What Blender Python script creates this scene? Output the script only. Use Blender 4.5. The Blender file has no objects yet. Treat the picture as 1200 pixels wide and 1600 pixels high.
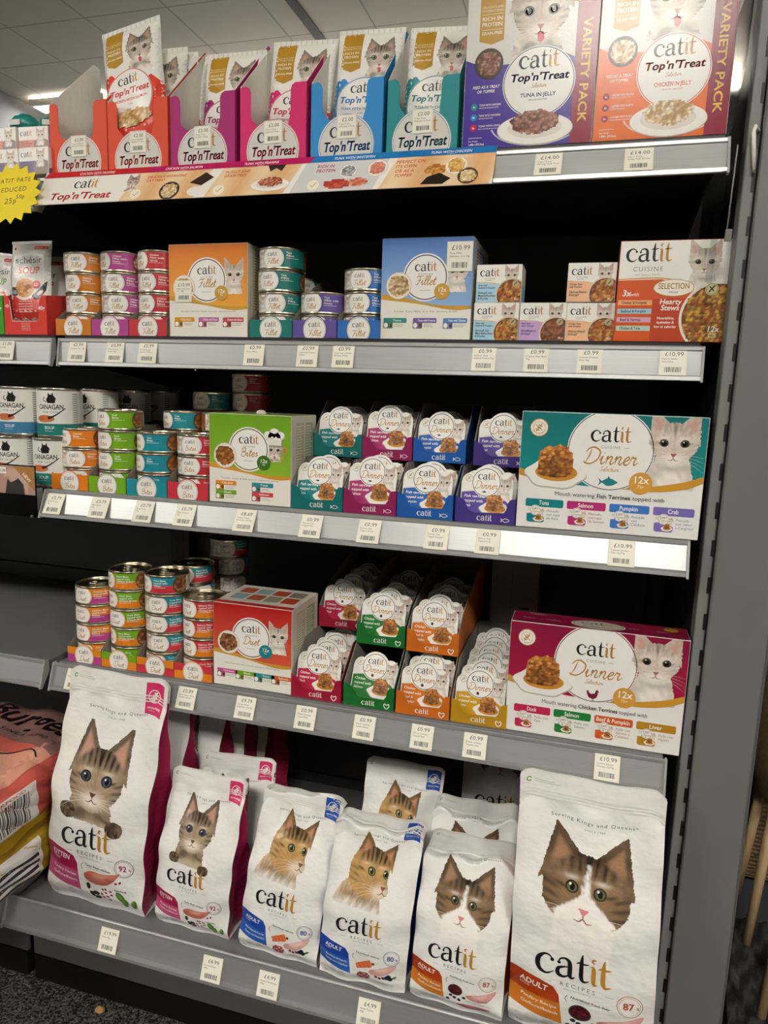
import bpy, math, random
import numpy as np
from mathutils import Vector, Matrix
from mathutils.geometry import tessellate_polygon

random.seed(7)
SC = bpy.context.scene
COL = SC.collection

# ---------------------------------------------------------------- camera
def make_camera(pos, yaw, pitch, roll, f_px):
    cy, sy, cp, sp = math.cos(yaw), math.sin(yaw), math.cos(pitch), math.sin(pitch)
    fwd = Vector((-sy*cp, cy*cp, sp)); right = Vector((cy, sy, 0)); up = right.cross(fwd)
    r = right*math.cos(roll) + up*math.sin(roll)
    u = -right*math.sin(roll) + up*math.cos(roll)
    cd = bpy.data.cameras.new('camera'); co = bpy.data.objects.new('camera', cd); COL.objects.link(co)
    m = Matrix.Identity(4)
    for i in range(3):
        m[i][0], m[i][1], m[i][2], m[i][3] = r[i], u[i], -fwd[i], pos[i]
    co.matrix_world = m
    cd.sensor_fit = 'VERTICAL'; cd.sensor_height = 36.0; cd.lens = f_px/1600*36.0
    cd.clip_start = .02
    SC.camera = co
make_camera((.3654, -.9925, 1.2601), .2765, -.1635, .0333, 1113.4)

# ---------------------------------------------------------------- world, exposure, light levels
SC.view_settings.view_transform = 'Standard'
SC.view_settings.look = 'None'
SC.view_settings.gamma = 1.0
SC.view_settings.use_curve_mapping = False
SC.view_settings.exposure = 0.50
w = bpy.data.worlds.new('world'); SC.world = w; w.use_nodes = True
w.node_tree.nodes['Background'].inputs[0].default_value = (.85, .9, 1, 1)
w.node_tree.nodes['Background'].inputs[1].default_value = .008
CEIL = 3.4
LAMP_POWER = 46.0
LAMPS = [(.40, -3.05, .80, .55), (-3.3, -3.05, .90, .55), (3.2, -3.05, .90, .55),
         (.22, 4.75, 1.5, .50), (-2.0, 4.75, 1.5, .50), (2.5, 4.75, 1.5, .50), (-3.60, 3.95, .62, .13)]  # row beyond the shelves is added out of view to brighten the ceiling

# ---------------------------------------------------------------- colour
def lin(c):
    if isinstance(c, str):
        c = tuple(int(c[i:i+2], 16)/255 for i in (0, 2, 4))
    return tuple((x/12.92 if x <= .04045 else ((x+.055)/1.055)**2.4) for x in c)
def mix(a, b, t): return tuple(x+(y-x)*t for x, y in zip(a, b))
def hx(c):
    return lin(c) if isinstance(c, str) else c

# ---------------------------------------------------------------- materials (all procedural)
MATS = {}
def material(name, rough=.5, metal=0., noise=.04, nscale=40., bump=0., bscale=60., spec=.5, coat=0., stretch=None, rnoise=0., coord='Object', bdist=.002):
    m = bpy.data.materials.new(name); m.use_nodes = True
    nt = m.node_tree; b = nt.nodes['Principled BSDF']
    at = nt.nodes.new('ShaderNodeAttribute'); at.attribute_name = 'print'
    tc = nt.nodes.new('ShaderNodeTexCoord'); mp = nt.nodes.new('ShaderNodeMapping')
    nt.links.new(tc.outputs[coord], mp.inputs[0])
    if stretch: mp.inputs['Scale'].default_value = stretch
    nz = nt.nodes.new('ShaderNodeTexNoise'); nz.inputs['Scale'].default_value = nscale; nz.inputs['Detail'].default_value = 4
    nt.links.new(mp.outputs[0], nz.inputs['Vector'])
    mr = nt.nodes.new('ShaderNodeMapRange'); mr.inputs['To Min'].default_value = 1-noise*1.5; mr.inputs['To Max'].default_value = 1+noise*1.5
    nt.links.new(nz.outputs[0], mr.inputs[0])
    mx = nt.nodes.new('ShaderNodeVectorMath'); mx.operation = 'SCALE'
    nt.links.new(at.outputs['Color'], mx.inputs[0]); nt.links.new(mr.outputs[0], mx.inputs['Scale'])
    nt.links.new(mx.outputs[0], b.inputs['Base Color'])
    b.inputs['Roughness'].default_value = rough; b.inputs['Metallic'].default_value = metal
    b.inputs['Specular IOR Level'].default_value = spec
    if coat: b.inputs['Coat Weight'].default_value = coat; b.inputs['Coat Roughness'].default_value = .12
    if rnoise:
        m2 = nt.nodes.new('ShaderNodeMapRange'); m2.inputs['To Min'].default_value = max(.02, rough-rnoise); m2.inputs['To Max'].default_value = rough+rnoise
        nt.links.new(nz.outputs[0], m2.inputs[0]); nt.links.new(m2.outputs[0], b.inputs['Roughness'])
    if bump:
        n2 = nt.nodes.new('ShaderNodeTexNoise'); n2.inputs['Scale'].default_value = bscale; n2.inputs['Detail'].default_value = 3
        nt.links.new(mp.outputs[0], n2.inputs['Vector'])
        bp = nt.nodes.new('ShaderNodeBump'); bp.inputs['Strength'].default_value = bump; bp.inputs['Distance'].default_value = bdist
        nt.links.new(n2.outputs[0], bp.inputs['Height']); nt.links.new(bp.outputs[0], b.inputs['Normal'])
    MATS[name] = m
    return m
material('coated_card', .34, bump=.04, bscale=90, noise=.02)
material('tray_card', .52, bump=.05, bscale=90, noise=.02, spec=.35)
material('raw_card', .8, noise=.07, nscale=120)
material('gloss_card', .21, spec=.34, bump=.10, bscale=220, noise=.02, bdist=.001)
material('tin_label', .3, noise=.02)
material('tin_metal', .28, 1., noise=.05)
material('bag_film', .30, bump=.55, bscale=22, noise=.015, stretch=(1, .4, 1.4), bdist=.009)
material('pouch_film', .30, bump=.5, bscale=30, noise=.015, bdist=.006)
material('sack_film', .3, bump=.4, bscale=14, noise=.05, bdist=.012)
material('cup_lid', .42, bump=.06, bscale=120, noise=.02)
material('plastic', .35, noise=.03)
material('paper', .6, noise=.03)
material('powder_steel', .5, noise=.05, nscale=14, bump=.05, bscale=600, bdist=.0006)
material('dark_steel', .45, noise=.12, nscale=9, bump=.04, bscale=500, bdist=.0006)
material('aluminium_rail', .40, .65, noise=.10, nscale=30, stretch=(.35, 30, 30), rnoise=.10)
material('wood', .6, noise=.16, nscale=30, stretch=(9, 9, .8))
material('fibre', .9, noise=.30, nscale=160, bump=.8, bscale=260, bdist=.004)
material('wall_paint', .8, noise=.03)
material('brushed_black', .4, noise=.1)

def carpet_material():
    m = material('carpet', .95, noise=.0, spec=.2)
    nt = m.node_tree; b = nt.nodes['Principled BSDF']; tc = nt.nodes.new('ShaderNodeTexCoord')
    v = nt.nodes.new('ShaderNodeTexNoise'); v.inputs['Scale'].default_value = 260; v.inputs['Detail'].default_value = 5
    r = nt.nodes.new('ShaderNodeValToRGB')
    r.color_ramp.elements[0].position = .42; r.color_ramp.elements[0].color = (.004, .004, .0045, 1)
    r.color_ramp.elements[1].position = .70; r.color_ramp.elements[1].color = (.14, .135, .125, 1)
    nt.links.new(tc.outputs['Object'], v.inputs['Vector']); nt.links.new(v.outputs[0], r.inputs[0]); nt.links.new(r.outputs[0], b.inputs['Base Color'])
    bp = nt.nodes.new('ShaderNodeBump'); bp.inputs['Strength'].default_value = .9; bp.inputs['Distance'].default_value = .004
    nt.links.new(v.outputs[0], bp.inputs['Height']); nt.links.new(bp.outputs[0], b.inputs['Normal'])
carpet_material()
def glass_material(name, col, rough=.02, alpha=.22):
    m = bpy.data.materials.new(name); m.use_nodes = True; nt = m.node_tree; nt.nodes.clear()
    o = nt.nodes.new('ShaderNodeOutputMaterial'); t = nt.nodes.new('ShaderNodeBsdfTransparent'); g = nt.nodes.new('ShaderNodeBsdfGlossy')
    fr = nt.nodes.new('ShaderNodeFresnel'); mx = nt.nodes.new('ShaderNodeMixShader'); nz = nt.nodes.new('ShaderNodeTexNoise')
    nz.inputs['Scale'].default_value = 30
    mr = nt.nodes.new('ShaderNodeMapRange'); mr.inputs['To Min'].default_value = rough*.5; mr.inputs['To Max'].default_value = rough*1.5
    nt.links.new(nz.outputs[0], mr.inputs[0]); nt.links.new(mr.outputs[0], g.inputs['Roughness'])
    t.inputs[0].default_value = (*col, 1); fr.inputs[0].default_value = 1.49
    nt.links.new(fr.outputs[0], mx.inputs[0]); nt.links.new(t.outputs[0], mx.inputs[1]); nt.links.new(g.outputs[0], mx.inputs[2])
    nt.links.new(mx.outputs[0], o.inputs[0]); MATS[name] = m
glass_material('clear_acrylic', (.90, .92, .91), .04)
glass_material('green_acrylic', (.16, .30, .20), .05)
def lamp_material(p):
    m = bpy.data.materials.new('lamp_diffuser'); m.use_nodes = True; nt = m.node_tree; b = nt.nodes['Principled BSDF']
    b.inputs['Base Color'].default_value = (.9, .9, .88, 1); b.inputs['Emission Color'].default_value = (1, .965, .905, 1); b.inputs['Emission Strength'].default_value = p
    MATS['lamp_diffuser'] = m
lamp_material(LAMP_POWER)
def ceiling_material():
    m = material('ceiling_tile', .9, noise=0)
    nt = m.node_tree; b = nt.nodes['Principled BSDF']; tc = nt.nodes.new('ShaderNodeTexCoord'); mp = nt.nodes.new('ShaderNodeMapping')
    br = nt.nodes.new('ShaderNodeTexBrick'); br.offset = 0; br.squash = 1
    br.inputs['Color1'].default_value = (.50, .46, .40, 1); br.inputs['Color2'].default_value = (.47, .435, .38, 1); br.inputs['Mortar'].default_value = (.30, .275, .24, 1)
    br.inputs['Scale'].default_value = 1; br.inputs['Brick Width'].default_value = .553; br.inputs['Row Height'].default_value = .46; br.inputs['Mortar Size'].default_value = .006; br.inputs['Bias'].default_value = 0
    mp.inputs['Location'].default_value = (1.037, .27, 0)
    nt.links.new(tc.outputs['Object'], mp.inputs[0]); nt.links.new(mp.outputs[0], br.inputs[0]); nt.links.new(br.outputs[0], b.inputs['Base Color'])
ceiling_material()

# ---------------------------------------------------------------- glyphs from Blender's built-in font
GL = {}
def bake_glyphs(chars):
    tmp = []
    for bold in (0, 1):
        for ch in chars:
            for s in ([ch] if ch != ' ' else []) + ['|'+ch+'|']:
                cu = bpy.data.curves.new('g', 'FONT'); cu.body = s; cu.size = 1.0; cu.resolution_u = 3
                if bold: cu.offset = .018
                ob = bpy.data.objects.new('g', cu); COL.objects.link(ob); tmp.append((bold, ch, s, ob))
        cu = bpy.data.curves.new('g', 'FONT'); cu.body = '||'; cu.size = 1.0; cu.resolution_u = 3
        if bold: cu.offset = .018
        ob = bpy.data.objects.new('g', cu); COL.objects.link(ob); tmp.append((bold, '', '||', ob))
    bpy.context.view_layer.update()
    dg = bpy.context.evaluated_depsgraph_get(); wid = {}
    for bold, ch, s, ob in tmp:
        me = bpy.data.meshes.new_from_object(ob.evaluated_get(dg))
        vs = [(v.co.x, v.co.y) for v in me.vertices]
        if len(s) == 1:
            me.calc_loop_triangles()
            GL[(bold, ch)] = [vs, [tuple(t.vertices) for t in me.loop_triangles], 0]
        else:
            xs = [v[0] for v in vs]; wid[(bold, ch)] = max(xs)-min(xs)
        bpy.data.meshes.remove(me)
    for bold, ch, s, ob in tmp:
        cu = ob.data; bpy.data.objects.remove(ob)
    for cu in list(bpy.data.curves):
        if cu.users == 0: bpy.data.curves.remove(cu)
    for bold in (0, 1):
        for ch in chars:
            a = wid[(bold, ch)]-wid[(bold, '')]
            if (bold, ch) in GL: GL[(bold, ch)][2] = a
            else: GL[(bold, ch)] = [[], [], a]
bake_glyphs("ABCDEFGHIJKLMNOPQRSTUVWXYZabcdefghijklmnopqrstuvwxyz0123456789 .,&'-£~+%()\u00ea\u00fc\u00ae*")

# ---------------------------------------------------------------- noise helpers
def hash2(ix, iy, seed):
    h = (ix.astype(np.int64)*374761393 + iy.astype(np.int64)*668265263 + seed*1442695041) & 0x7fffffff
    h = ((h ^ (h >> 13))*1274126177) & 0x7fffffff
    return ((h ^ (h >> 16)) & 0xffff)/65535.0
def vnoise(x, y, seed=0):
    ix, iy = np.floor(x), np.floor(y); fx, fy = x-ix, y-iy
    fx = fx*fx*(3-2*fx); fy = fy*fy*(3-2*fy)
    a, b = hash2(ix, iy, seed), hash2(ix+1, iy, seed); c, d = hash2(ix, iy+1, seed), hash2(ix+1, iy+1, seed)
    return (a*(1-fx)+b*fx)*(1-fy) + (c*(1-fx)+d*fx)*fy
def cells(x, y, seed=0):
    ix, iy = np.floor(x), np.floor(y); best = np.full(x.shape, 9.); bid = np.zeros(x.shape)
    for dx in (-1, 0, 1):
        for dy in (-1, 0, 1):
            jx, jy = ix+dx, iy+dy
            px, py = jx+hash2(jx, jy, seed), jy+hash2(jx, jy, seed+5)
            d = (px-x)**2+(py-y)**2; m = d < best
            best = np.where(m, d, best); bid = np.where(m, hash2(jx, jy, seed+9), bid)
    return np.sqrt(best), bid

# ---------------------------------------------------------------- printed artwork: flat shapes laid on a face
def catmull(P, n=5, closed=False):
    P = [np.array(p, float) for p in P]; out = []
    if closed: Q = [P[-1]]+P+[P[0], P[1]]
    else: Q = [2*P[0]-P[1]]+P+[2*P[-1]-P[-2]]
    for i in range(1, len(Q)-2):
        a, b, c, d = Q[i-1:i+3]
        for k in range(n):
            t = k/n
            out.append(.5*((2*b)+(c-a)*t+(2*a-5*b+4*c-d)*t*t+(3*b-3*c+d-a)*t**3))
    if not closed: out.append(Q[-2])
    return out

class Art:
    def __init__(s, clip=None):
        s.items = []; s.clip = clip; s.M = (1., 0., 0., 0., 1., 0.); s.L = 1; s.stack = []
    def push(s, x, y, sx=1., sy=None, rot=0., shear=0.):
        if sy is None: sy = sx
        s.stack.append(s.M); c, n = math.cos(rot), math.sin(rot)
        a, b, d, e = c*sx, (c*shear-n)*sy, n*sx, (n*shear+c)*sy
        A, B, C0, D, E0, F0 = s.M
        s.M = (A*a+B*d, A*b+B*e, A*x+B*y+C0, D*a+E0*d, D*b+E0*e, D*x+E0*y+F0)
        return s
    def pop(s): s.M = s.stack.pop()
    def add(s, V, F, C, L=None):
        a, b, c, d, e, f = s.M
        V = [(a*x+b*y+c, d*x+e*y+f) for x, y in V]
        if not isinstance(C, list): C = [hx(C)]*len(V)
        s.items.append((V, F, C, s.L if L is None else L, s.clip))
    def fan(s, P, col, L=None): s.add(P, [(0, i, i+1) for i in range(1, len(P)-1)], col, L)
    def poly(s, P, col, L=None):
        t = tessellate_polygon([[Vector((x, y, 0)) for x, y in P]]); s.add(P, [tuple(q) for q in t], col, L)
    def rect(s, x0, y0, x1, y1, col, L=None): s.fan([(x0, y0), (x1, y0), (x1, y1), (x0, y1)], col, L)
    def grect(s, x0, y0, x1, y1, cols, L=None): s.add([(x0, y0), (x1, y0), (x1, y1), (x0, y1)], [(0, 1, 2), (0, 2, 3)], [hx(c) for c in cols], L)
    def rrect(s, x0, y0, x1, y1, r, col, L=None, n=4):
        P = []
        for cx, cy, a0 in ((x1-r, y1-r, 0), (x0+r, y1-r, 90), (x0+r, y0+r, 180), (x1-r, y0+r, 270)):
            for k in range(n+1):
                a = math.radians(a0+90*k/n); P.append((cx+r*math.cos(a), cy+r*math.sin(a)))
        s.fan(P, col, L)
    def ellipse(s, cx, cy, rx, ry, col, n=24, rot=0., L=None):
        c, q = math.cos(rot), math.sin(rot)
        s.fan([(cx+c*rx*math.cos(t)-q*ry*math.sin(t), cy+q*rx*math.cos(t)+c*ry*math.sin(t)) for t in (2*math.pi*k/n for k in range(n))], col, L)
    def ring(s, cx, cy, r0, r1, col, n=40, a0=0., a1=360., L=None, ky=1.):
        V = []; F = []
        for k in range(n+1):
            a = math.radians(a0+(a1-a0)*k/n); c, q = math.cos(a), math.sin(a)*ky
            V += [(cx+r0*c, cy+r0*q), (cx+r1*c, cy+r1*q)]
            if k: i = 2*k; F.append((i-2, i-1, i+1, i))
        s.add(V, F, col, L)
    def stroke(s, P, W, col, n=5, L=None, closed=False, curve=True):
        W = [W]*len(P) if not isinstance(W, (list, tuple)) else list(W)
        Q = catmull([(p[0], p[1], w) for p, w in zip(P, W)], n, closed) if curve else [np.array((p[0], p[1], w)) for p, w in zip(P, W)]
        if closed: Q.append(Q[0])
        V = []; F = []
        for i, q in enumerate(Q):
            a = Q[max(0, i-1)]; b = Q[min(len(Q)-1, i+1)]; d = (b-a)[:2]; l = math.hypot(*d) or 1; nx, ny = -d[1]/l, d[0]/l; h = max(q[2], 0)/2
            V += [(q[0]+nx*h, q[1]+ny*h), (q[0]-nx*h, q[1]-ny*h)]
            if i: j = 2*i; F.append((j-2, j-1, j+1, j))
        s.add(V, F, col, L)
    def text_w(s, t, h, bold=0, sx=1., track=0.):
        return sum(GL[(bold, c)][2] for c in t)*h/.7*sx + track*h*max(0, len(t)-1)
    def text(s, t, x, y, h, col, al='L', bold=0, sx=1., track=0., shear=0., rot=0., L=None, fit=None):
        wd = s.text_w(t, h, bold, sx, track)
        if fit and wd > 0: k = fit/wd; sx *= k; track *= k; wd = fit
        s.push(x, y, 1, 1, rot, shear)
        px = 0 if al == 'L' else (-wd/2 if al == 'C' else -wd)
        V = []; F = []; z = h/.7
        for c in t:
            g = GL[(bold, c)]; o = len(V)
            V += [(px+vx*z*sx, vy*z) for vx, vy in g[0]]; F += [(a+o, b+o, d+o) for a, b, d in g[1]]
            px += g[2]*z*sx+track*h
        if V: s.add(V, F, col, L)
        s.pop()
    def grid(s, fn, x0, y0, x1, y1, nx, ny, L=None):
        xs = np.linspace(x0, x1, nx+1); ys = np.linspace(y0, y1, ny+1); X, Y = np.meshgrid(xs, ys)
        rgb, mask = fn(X, Y)
        idx = -np.ones(X.shape, int); mc = mask[:-1, :-1].astype(int)+mask[1:, :-1]+mask[:-1, 1:]+mask[1:, 1:] >= 3
        use = np.zeros(X.shape, bool); use[:-1, :-1] |= mc; use[1:, :-1] |= mc; use[:-1, 1:] |= mc; use[1:, 1:] |= mc
        idx[use] = np.arange(use.sum())
        V = list(zip(X[use].tolist(), Y[use].tolist())); C = [tuple(c) for c in np.clip(rgb[use], 0, 1).tolist()]
        J, I = np.nonzero(mc)
        F = list(zip(idx[J, I].tolist(), idx[J, I+1].tolist(), idx[J+1, I+1].tolist(), idx[J+1, I].tolist()))
        s.add(V, F, C, L)

def clip_tri(P, box):
    x0, y0, x1, y1 = box
    for ax, lim, sg in ((0, x0, 1), (0, x1, -1), (1, y0, 1), (1, y1, -1)):
        Q = []
        for i in range(len(P)):
            a, b = P[i], P[(i+1) % len(P)]; da, db = sg*(a[0][ax]-lim), sg*(b[0][ax]-lim)
            if da >= 0: Q.append(a)
            if (da >= 0) != (db >= 0):
                t = da/(da-db)
                Q.append(((a[0][0]+(b[0][0]-a[0][0])*t, a[0][1]+(b[0][1]-a[0][1])*t), mix(a[1], b[1], t)))
        P = Q
        if not P: return P
    return P

# ---------------------------------------------------------------- mesh builder: one MB becomes one mesh object
class MB:
    def __init__(s): s.v = []; s.f = []; s.c = []; s.m = []; s.sm = []
    def add(s, V, F, C, mi=0, smooth=False):
        o = len(s.v); s.v += [tuple(p) for p in V]
        s.c += C if isinstance(C, list) else [hx(C)]*len(V)
        for f in F: s.f.append(tuple(i+o for i in f)); s.m.append(mi); s.sm.append(smooth)
        return s
    def box(s, x0, x1, y0, y1, z0, z1, col, mi=0, b=0.):
        if b <= 0:
            V = [(x, y, z) for z in (z0, z1) for y in (y0, y1) for x in (x0, x1)]
            return s.add(V, [(0, 2, 3, 1), (4, 5, 7, 6), (0, 1, 5, 4), (2, 6, 7, 3), (0, 4, 6, 2), (1, 3, 7, 5)], col, mi)
        V = []; key = {}
        X, Y, Z = (x0, x1), (y0, y1), (z0, z1)
        for i in (0, 1):
            for j in (0, 1):
                for k in (0, 1):
                    sx, sy, sz = (b if i == 0 else -b), (b if j == 0 else -b), (b if k == 0 else -b)
                    for ax, p in enumerate(((X[i], Y[j]+sy, Z[k]+sz), (X[i]+sx, Y[j], Z[k]+sz), (X[i]+sx, Y[j]+sy, Z[k]))):
                        key[(i, j, k, ax)] = len(V); V.append(p)
        F = []; K = lambda i, j, k, a: key[(i, j, k, a)]
        for i in (0, 1):
            q = [K(i, 0, 0, 0), K(i, 1, 0, 0), K(i, 1, 1, 0), K(i, 0, 1, 0)]; F.append(tuple(q if i else q[::-1]))
            q = [K(0, i, 0, 1), K(1, i, 0, 1), K(1, i, 1, 1), K(0, i, 1, 1)]; F.append(tuple(q[::-1] if i else q))
            q = [K(0, 0, i, 2), K(1, 0, i, 2), K(1, 1, i, 2), K(0, 1, i, 2)]; F.append(tuple(q if i else q[::-1]))
        for i in (0, 1):
            for j in (0, 1):
                F.append((K(i, j, 0, 0), K(i, j, 1, 0), K(i, j, 1, 1), K(i, j, 0, 1)))
                F.append((K(i, 0, j, 0), K(i, 1, j, 0), K(i, 1, j, 2), K(i, 0, j, 2)))
                F.append((K(0, i, j, 1), K(1, i, j, 1), K(1, i, j, 2), K(0, i, j, 2)))
                for k in (0, 1): F.append((K(i, j, k, 0), K(i, j, k, 1), K(i, j, k, 2)))
        return s.add(V, F, col, mi)
    def prism(s, P, axis, a, b, col, mi=0, smooth=False):
        # P: 2-D outline; axis 'x': P=(y,z); 'y': P=(x,z); 'z': P=(x,y)
        put = {'x': lambda p, t: (t, p[0], p[1]), 'y': lambda p, t: (p[0], t, p[1]), 'z': lambda p, t: (p[0], p[1], t)}[axis]
        n = len(P); t3 = [tuple(t) for t in tessellate_polygon([[Vector((x, y, 0)) for x, y in P]])]
        s.add([put(p, a) for p in P], t3, col, mi); s.add([put(p, b) for p in P], t3, col, mi)
        V = [put(p, a) for p in P]+[put(p, b) for p in P]
        return s.add(V, [(i, (i+1) % n, n+(i+1) % n, n+i) for i in range(n)], col, mi, smooth)
    def lathe(s, prof, col, mi=0, n=32, cx=0., cy=0., smooth=True, cols=None, ky=1.):
        V = []; C = []
        for k, (r, z) in enumerate(prof):
            for i in range(n):
                a = 2*math.pi*i/n; V.append((cx+r*math.cos(a), cy+r*math.sin(a)*ky, z)); C.append(hx(cols[k]) if cols else hx(col))
        F = [(j*n+i, j*n+(i+1) % n, (j+1)*n+(i+1) % n, (j+1)*n+i) for j in range(len(prof)-1) for i in range(n)]
        return s.add(V, F, C, mi, smooth)
    def tube(s, P, r, col, mi=0, n=8, closed=False):
        P = [Vector(p) for p in P]; R = r if isinstance(r, (list, tuple)) else [r]*len(P); V = []; F = []
        for i, p in enumerate(P):
            d = (P[min(i+1, len(P)-1)]-P[max(i-1, 0)]).normalized(); a = d.orthogonal().normalized() if i == 0 else (a0-d*a0.dot(d)).normalized(); a0 = a; b = d.cross(a)
            for k in range(n):
                t = 2*math.pi*k/n; V.append(p+(a*math.cos(t)+b*math.sin(t))*R[i])
        for j in range(len(P)-1):
            for k in range(n): F.append((j*n+k, j*n+(k+1) % n, (j+1)*n+(k+1) % n, (j+1)*n+k))
        F += [tuple(range(n-1, -1, -1)), tuple(range((len(P)-1)*n, len(P)*n))]
        return s.add(V, F, col, mi, True)
    def sheet(s, fn, nu, nv, col, mi=0, smooth=True):
        V = [fn(i/nu, j/nv) for j in range(nv+1) for i in range(nu+1)]
        C = [hx(col(i/nu, j/nv)) for j in range(nv+1) for i in range(nu+1)] if callable(col) else col
        F = [(j*(nu+1)+i, j*(nu+1)+i+1, (j+1)*(nu+1)+i+1, (j+1)*(nu+1)+i) for j in range(nv) for i in range(nu)]
        return s.add(V, F, C, mi, smooth)
    def art(s, A, fn, mi=0, step=None, dl=.00005, smooth=False):
        for V, F, C, L, clip in A.items:
            off = dl*L
            if clip:
                x0, y0, x1, y1 = clip
                if any(x < x0 or x > x1 or y < y0 or y > y1 for x, y in V):
                    nV = []; nF = []; nC = []; remap = {}
                    for f in F:
                        if all(x0 <= V[i][0] <= x1 and y0 <= V[i][1] <= y1 for i in f):
                            q = []
                            for i in f:
                                if i not in remap: remap[i] = len(nV); nV.append(V[i]); nC.append(C[i])
                                q.append(remap[i])
                            nF.append(tuple(q)); continue
                        P = clip_tri([(V[i], C[i]) for i in f], clip)
                        if len(P) >= 3:
                            o = len(nV)
                            for p, c in P: nV.append(p); nC.append(c)
                            nF.append(tuple(range(o, o+len(P))))
                    V, F, C = nV, nF, nC
            if step:
                V = list(V); C = list(C); F2 = []; st = []
                for f in F:
                    xs = [V[i][0] for i in f]; ys = [V[i][1] for i in f]
                    if max(max(xs)-min(xs), max(ys)-min(ys)) <= step: F2.append(f)
                    else: st += [(f[0], f[i], f[i+1]) for i in range(1, len(f)-1)]
                cache = {}
                while st:
                    f = st.pop(); l = [(abs(V[f[i]][0]-V[f[(i+1) % 3]][0])+abs(V[f[i]][1]-V[f[(i+1) % 3]][1]), i) for i in range(3)]; m, i = max(l)
                    if m <= step: F2.append(f); continue
                    a, b, c = f[i], f[(i+1) % 3], f[(i+2) % 3]; k = (a, b) if a < b else (b, a)
                    if k not in cache:
                        cache[k] = len(V); V.append(((V[a][0]+V[b][0])/2, (V[a][1]+V[b][1])/2)); C.append(mix(C[a], C[b], .5))
                    st += [(a, cache[k], c), (cache[k], b, c)]
                F = F2
            if F: s.add([fn(x, y, off) for x, y in V], F, list(C), mi, smooth)
        return s
    def build(s, name, mats, parent=None, loc=None, rot=None):
        me = bpy.data.meshes.new(name); me.from_pydata(s.v, [], s.f)
        ca = me.color_attributes.new('print', 'FLOAT_COLOR', 'POINT')
        c = np.ones((len(s.v), 4), np.float32); c[:, :3] = np.array(s.c, np.float32).reshape(-1, 3); ca.data.foreach_set('color', c.ravel())
        if isinstance(mats, str): mats = [mats]
        for m in mats: me.materials.append(MATS[m])
        me.polygons.foreach_set('material_index', s.m); me.polygons.foreach_set('use_smooth', s.sm); me.update()
        o = bpy.data.objects.new(name, me); COL.objects.link(o)
        if parent: o.parent = parent
        if loc: o.location = loc
        if rot: o.rotation_euler = rot
        return o

def tag(o, label, cat, group=None, kind=None):
    if label: o['label'] = label
    if cat: o['category'] = cat
    if group: o['group'] = group
    if kind: o['kind'] = kind
    return o
def thing(name, label, cat, loc=(0, 0, 0), rot=(0, 0, 0), group=None):
    o = bpy.data.objects.new(name, None); COL.objects.link(o); o.empty_display_size = .02
    o.location = loc; o.rotation_euler = rot
    return tag(o, label, cat, group)
def kids(o): return [c for c in bpy.data.objects if c.parent == o]
def dup(root, label, loc, rot=None, group=None):
    def cp(o, par):
        c = o.copy(); COL.objects.link(c)
        if par: c.parent = par
        for k in KIDS.setdefault(o.name, kids(o)): cp(k, c)
        return c
    r = cp(root, None); r.location = loc
    if rot is not None: r.rotation_euler = rot
    tag(r, label, None, group)
    return r
KIDS = {}
def FR(W, y=0.): return lambda u, v, o: (u-W/2, y-o, v)          # artwork on a front face
def RT(x, y0=0.): return lambda u, v, o: (x+o, y0+u, v)           # on a right side
def LT(x, y1=0.): return lambda u, v, o: (x-o, y1-u, v)
def TP(W, z): return lambda u, v, o: (u-W/2, v, z+o)
# ================================================================ lettering drawn stroke by stroke
INK = lin('1c1a1c'); GOLD = lin('b8862e'); WHITE = lin('f4f1ea'); OFFW = lin('e6e1d6'); MID = lin('8a8780')
WORD = {
 'c': ([([(.80, .78), (.62, .97), (.36, .98), (.10, .74), (.05, .40), (.20, .08), (.52, -.03), (.88, .16)], [.05, .07, .10, .19, .21, .16, .09, .02])], [(.77, .77, .10)], .96),
 'a': ([([(.12, .74), (.22, .93), (.45, 1.0), (.66, .86), (.70, .5), (.70, .14), (.80, 0), (.96, .10)], [.04, .07, .10, .17, .19, .18, .11, .02]),
        ([(.70, .58), (.40, .53), (.12, .38), (.12, .10), (.36, -.02), (.60, .08), (.70, .24)], [.04, .08, .15, .18, .12, .06, .03])], [(.15, .72, .09)], 1.0),
 't': ([([(.30, 1.48), (.26, 1.1), (.25, .6), (.26, .2), (.38, 0), (.66, .10)], [.03, .14, .18, .18, .12, .02]), ([(.0, .90), (.14, .98), (.4, .97), (.62, 1.02)], [.02, .08, .08, .03])], [], .68),
 'i': ([([(.0, .92), (.12, .96), (.17, .80), (.17, .2), (.22, .0), (.36, .04)], [.02, .09, .17, .18, .12, .02]), ([(.20, 1.16), (.10, 1.26), (.17, 1.38), (.28, 1.34)], [.05, .08, .07, .02])], [], .38)}
def logo(A, x, y, xh, L=None, ink=INK, gold=GOLD, n=4, mono=None):
    """black word with its last two letters in gold; x is its centre, y its baseline, xh the height of the small letters"""
    W = .96+1.0+.68+.38+.68; px = -W/2
    A.push(x, y, xh, xh)
    for ch, c in zip('catit', (ink, ink, ink, gold, gold)):
        if mono: c = mono
        A.push(px, 0)
        for P, Wd in WORD[ch][0]: A.stroke(P, [q*1.14+.008 for q in Wd], c, n, L)
        for bx, by, r in WORD[ch][1]: A.ellipse(bx, by, r, r, c, 10, L=L)
        A.pop(); px += WORD[ch][2]
    A.pop()
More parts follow.
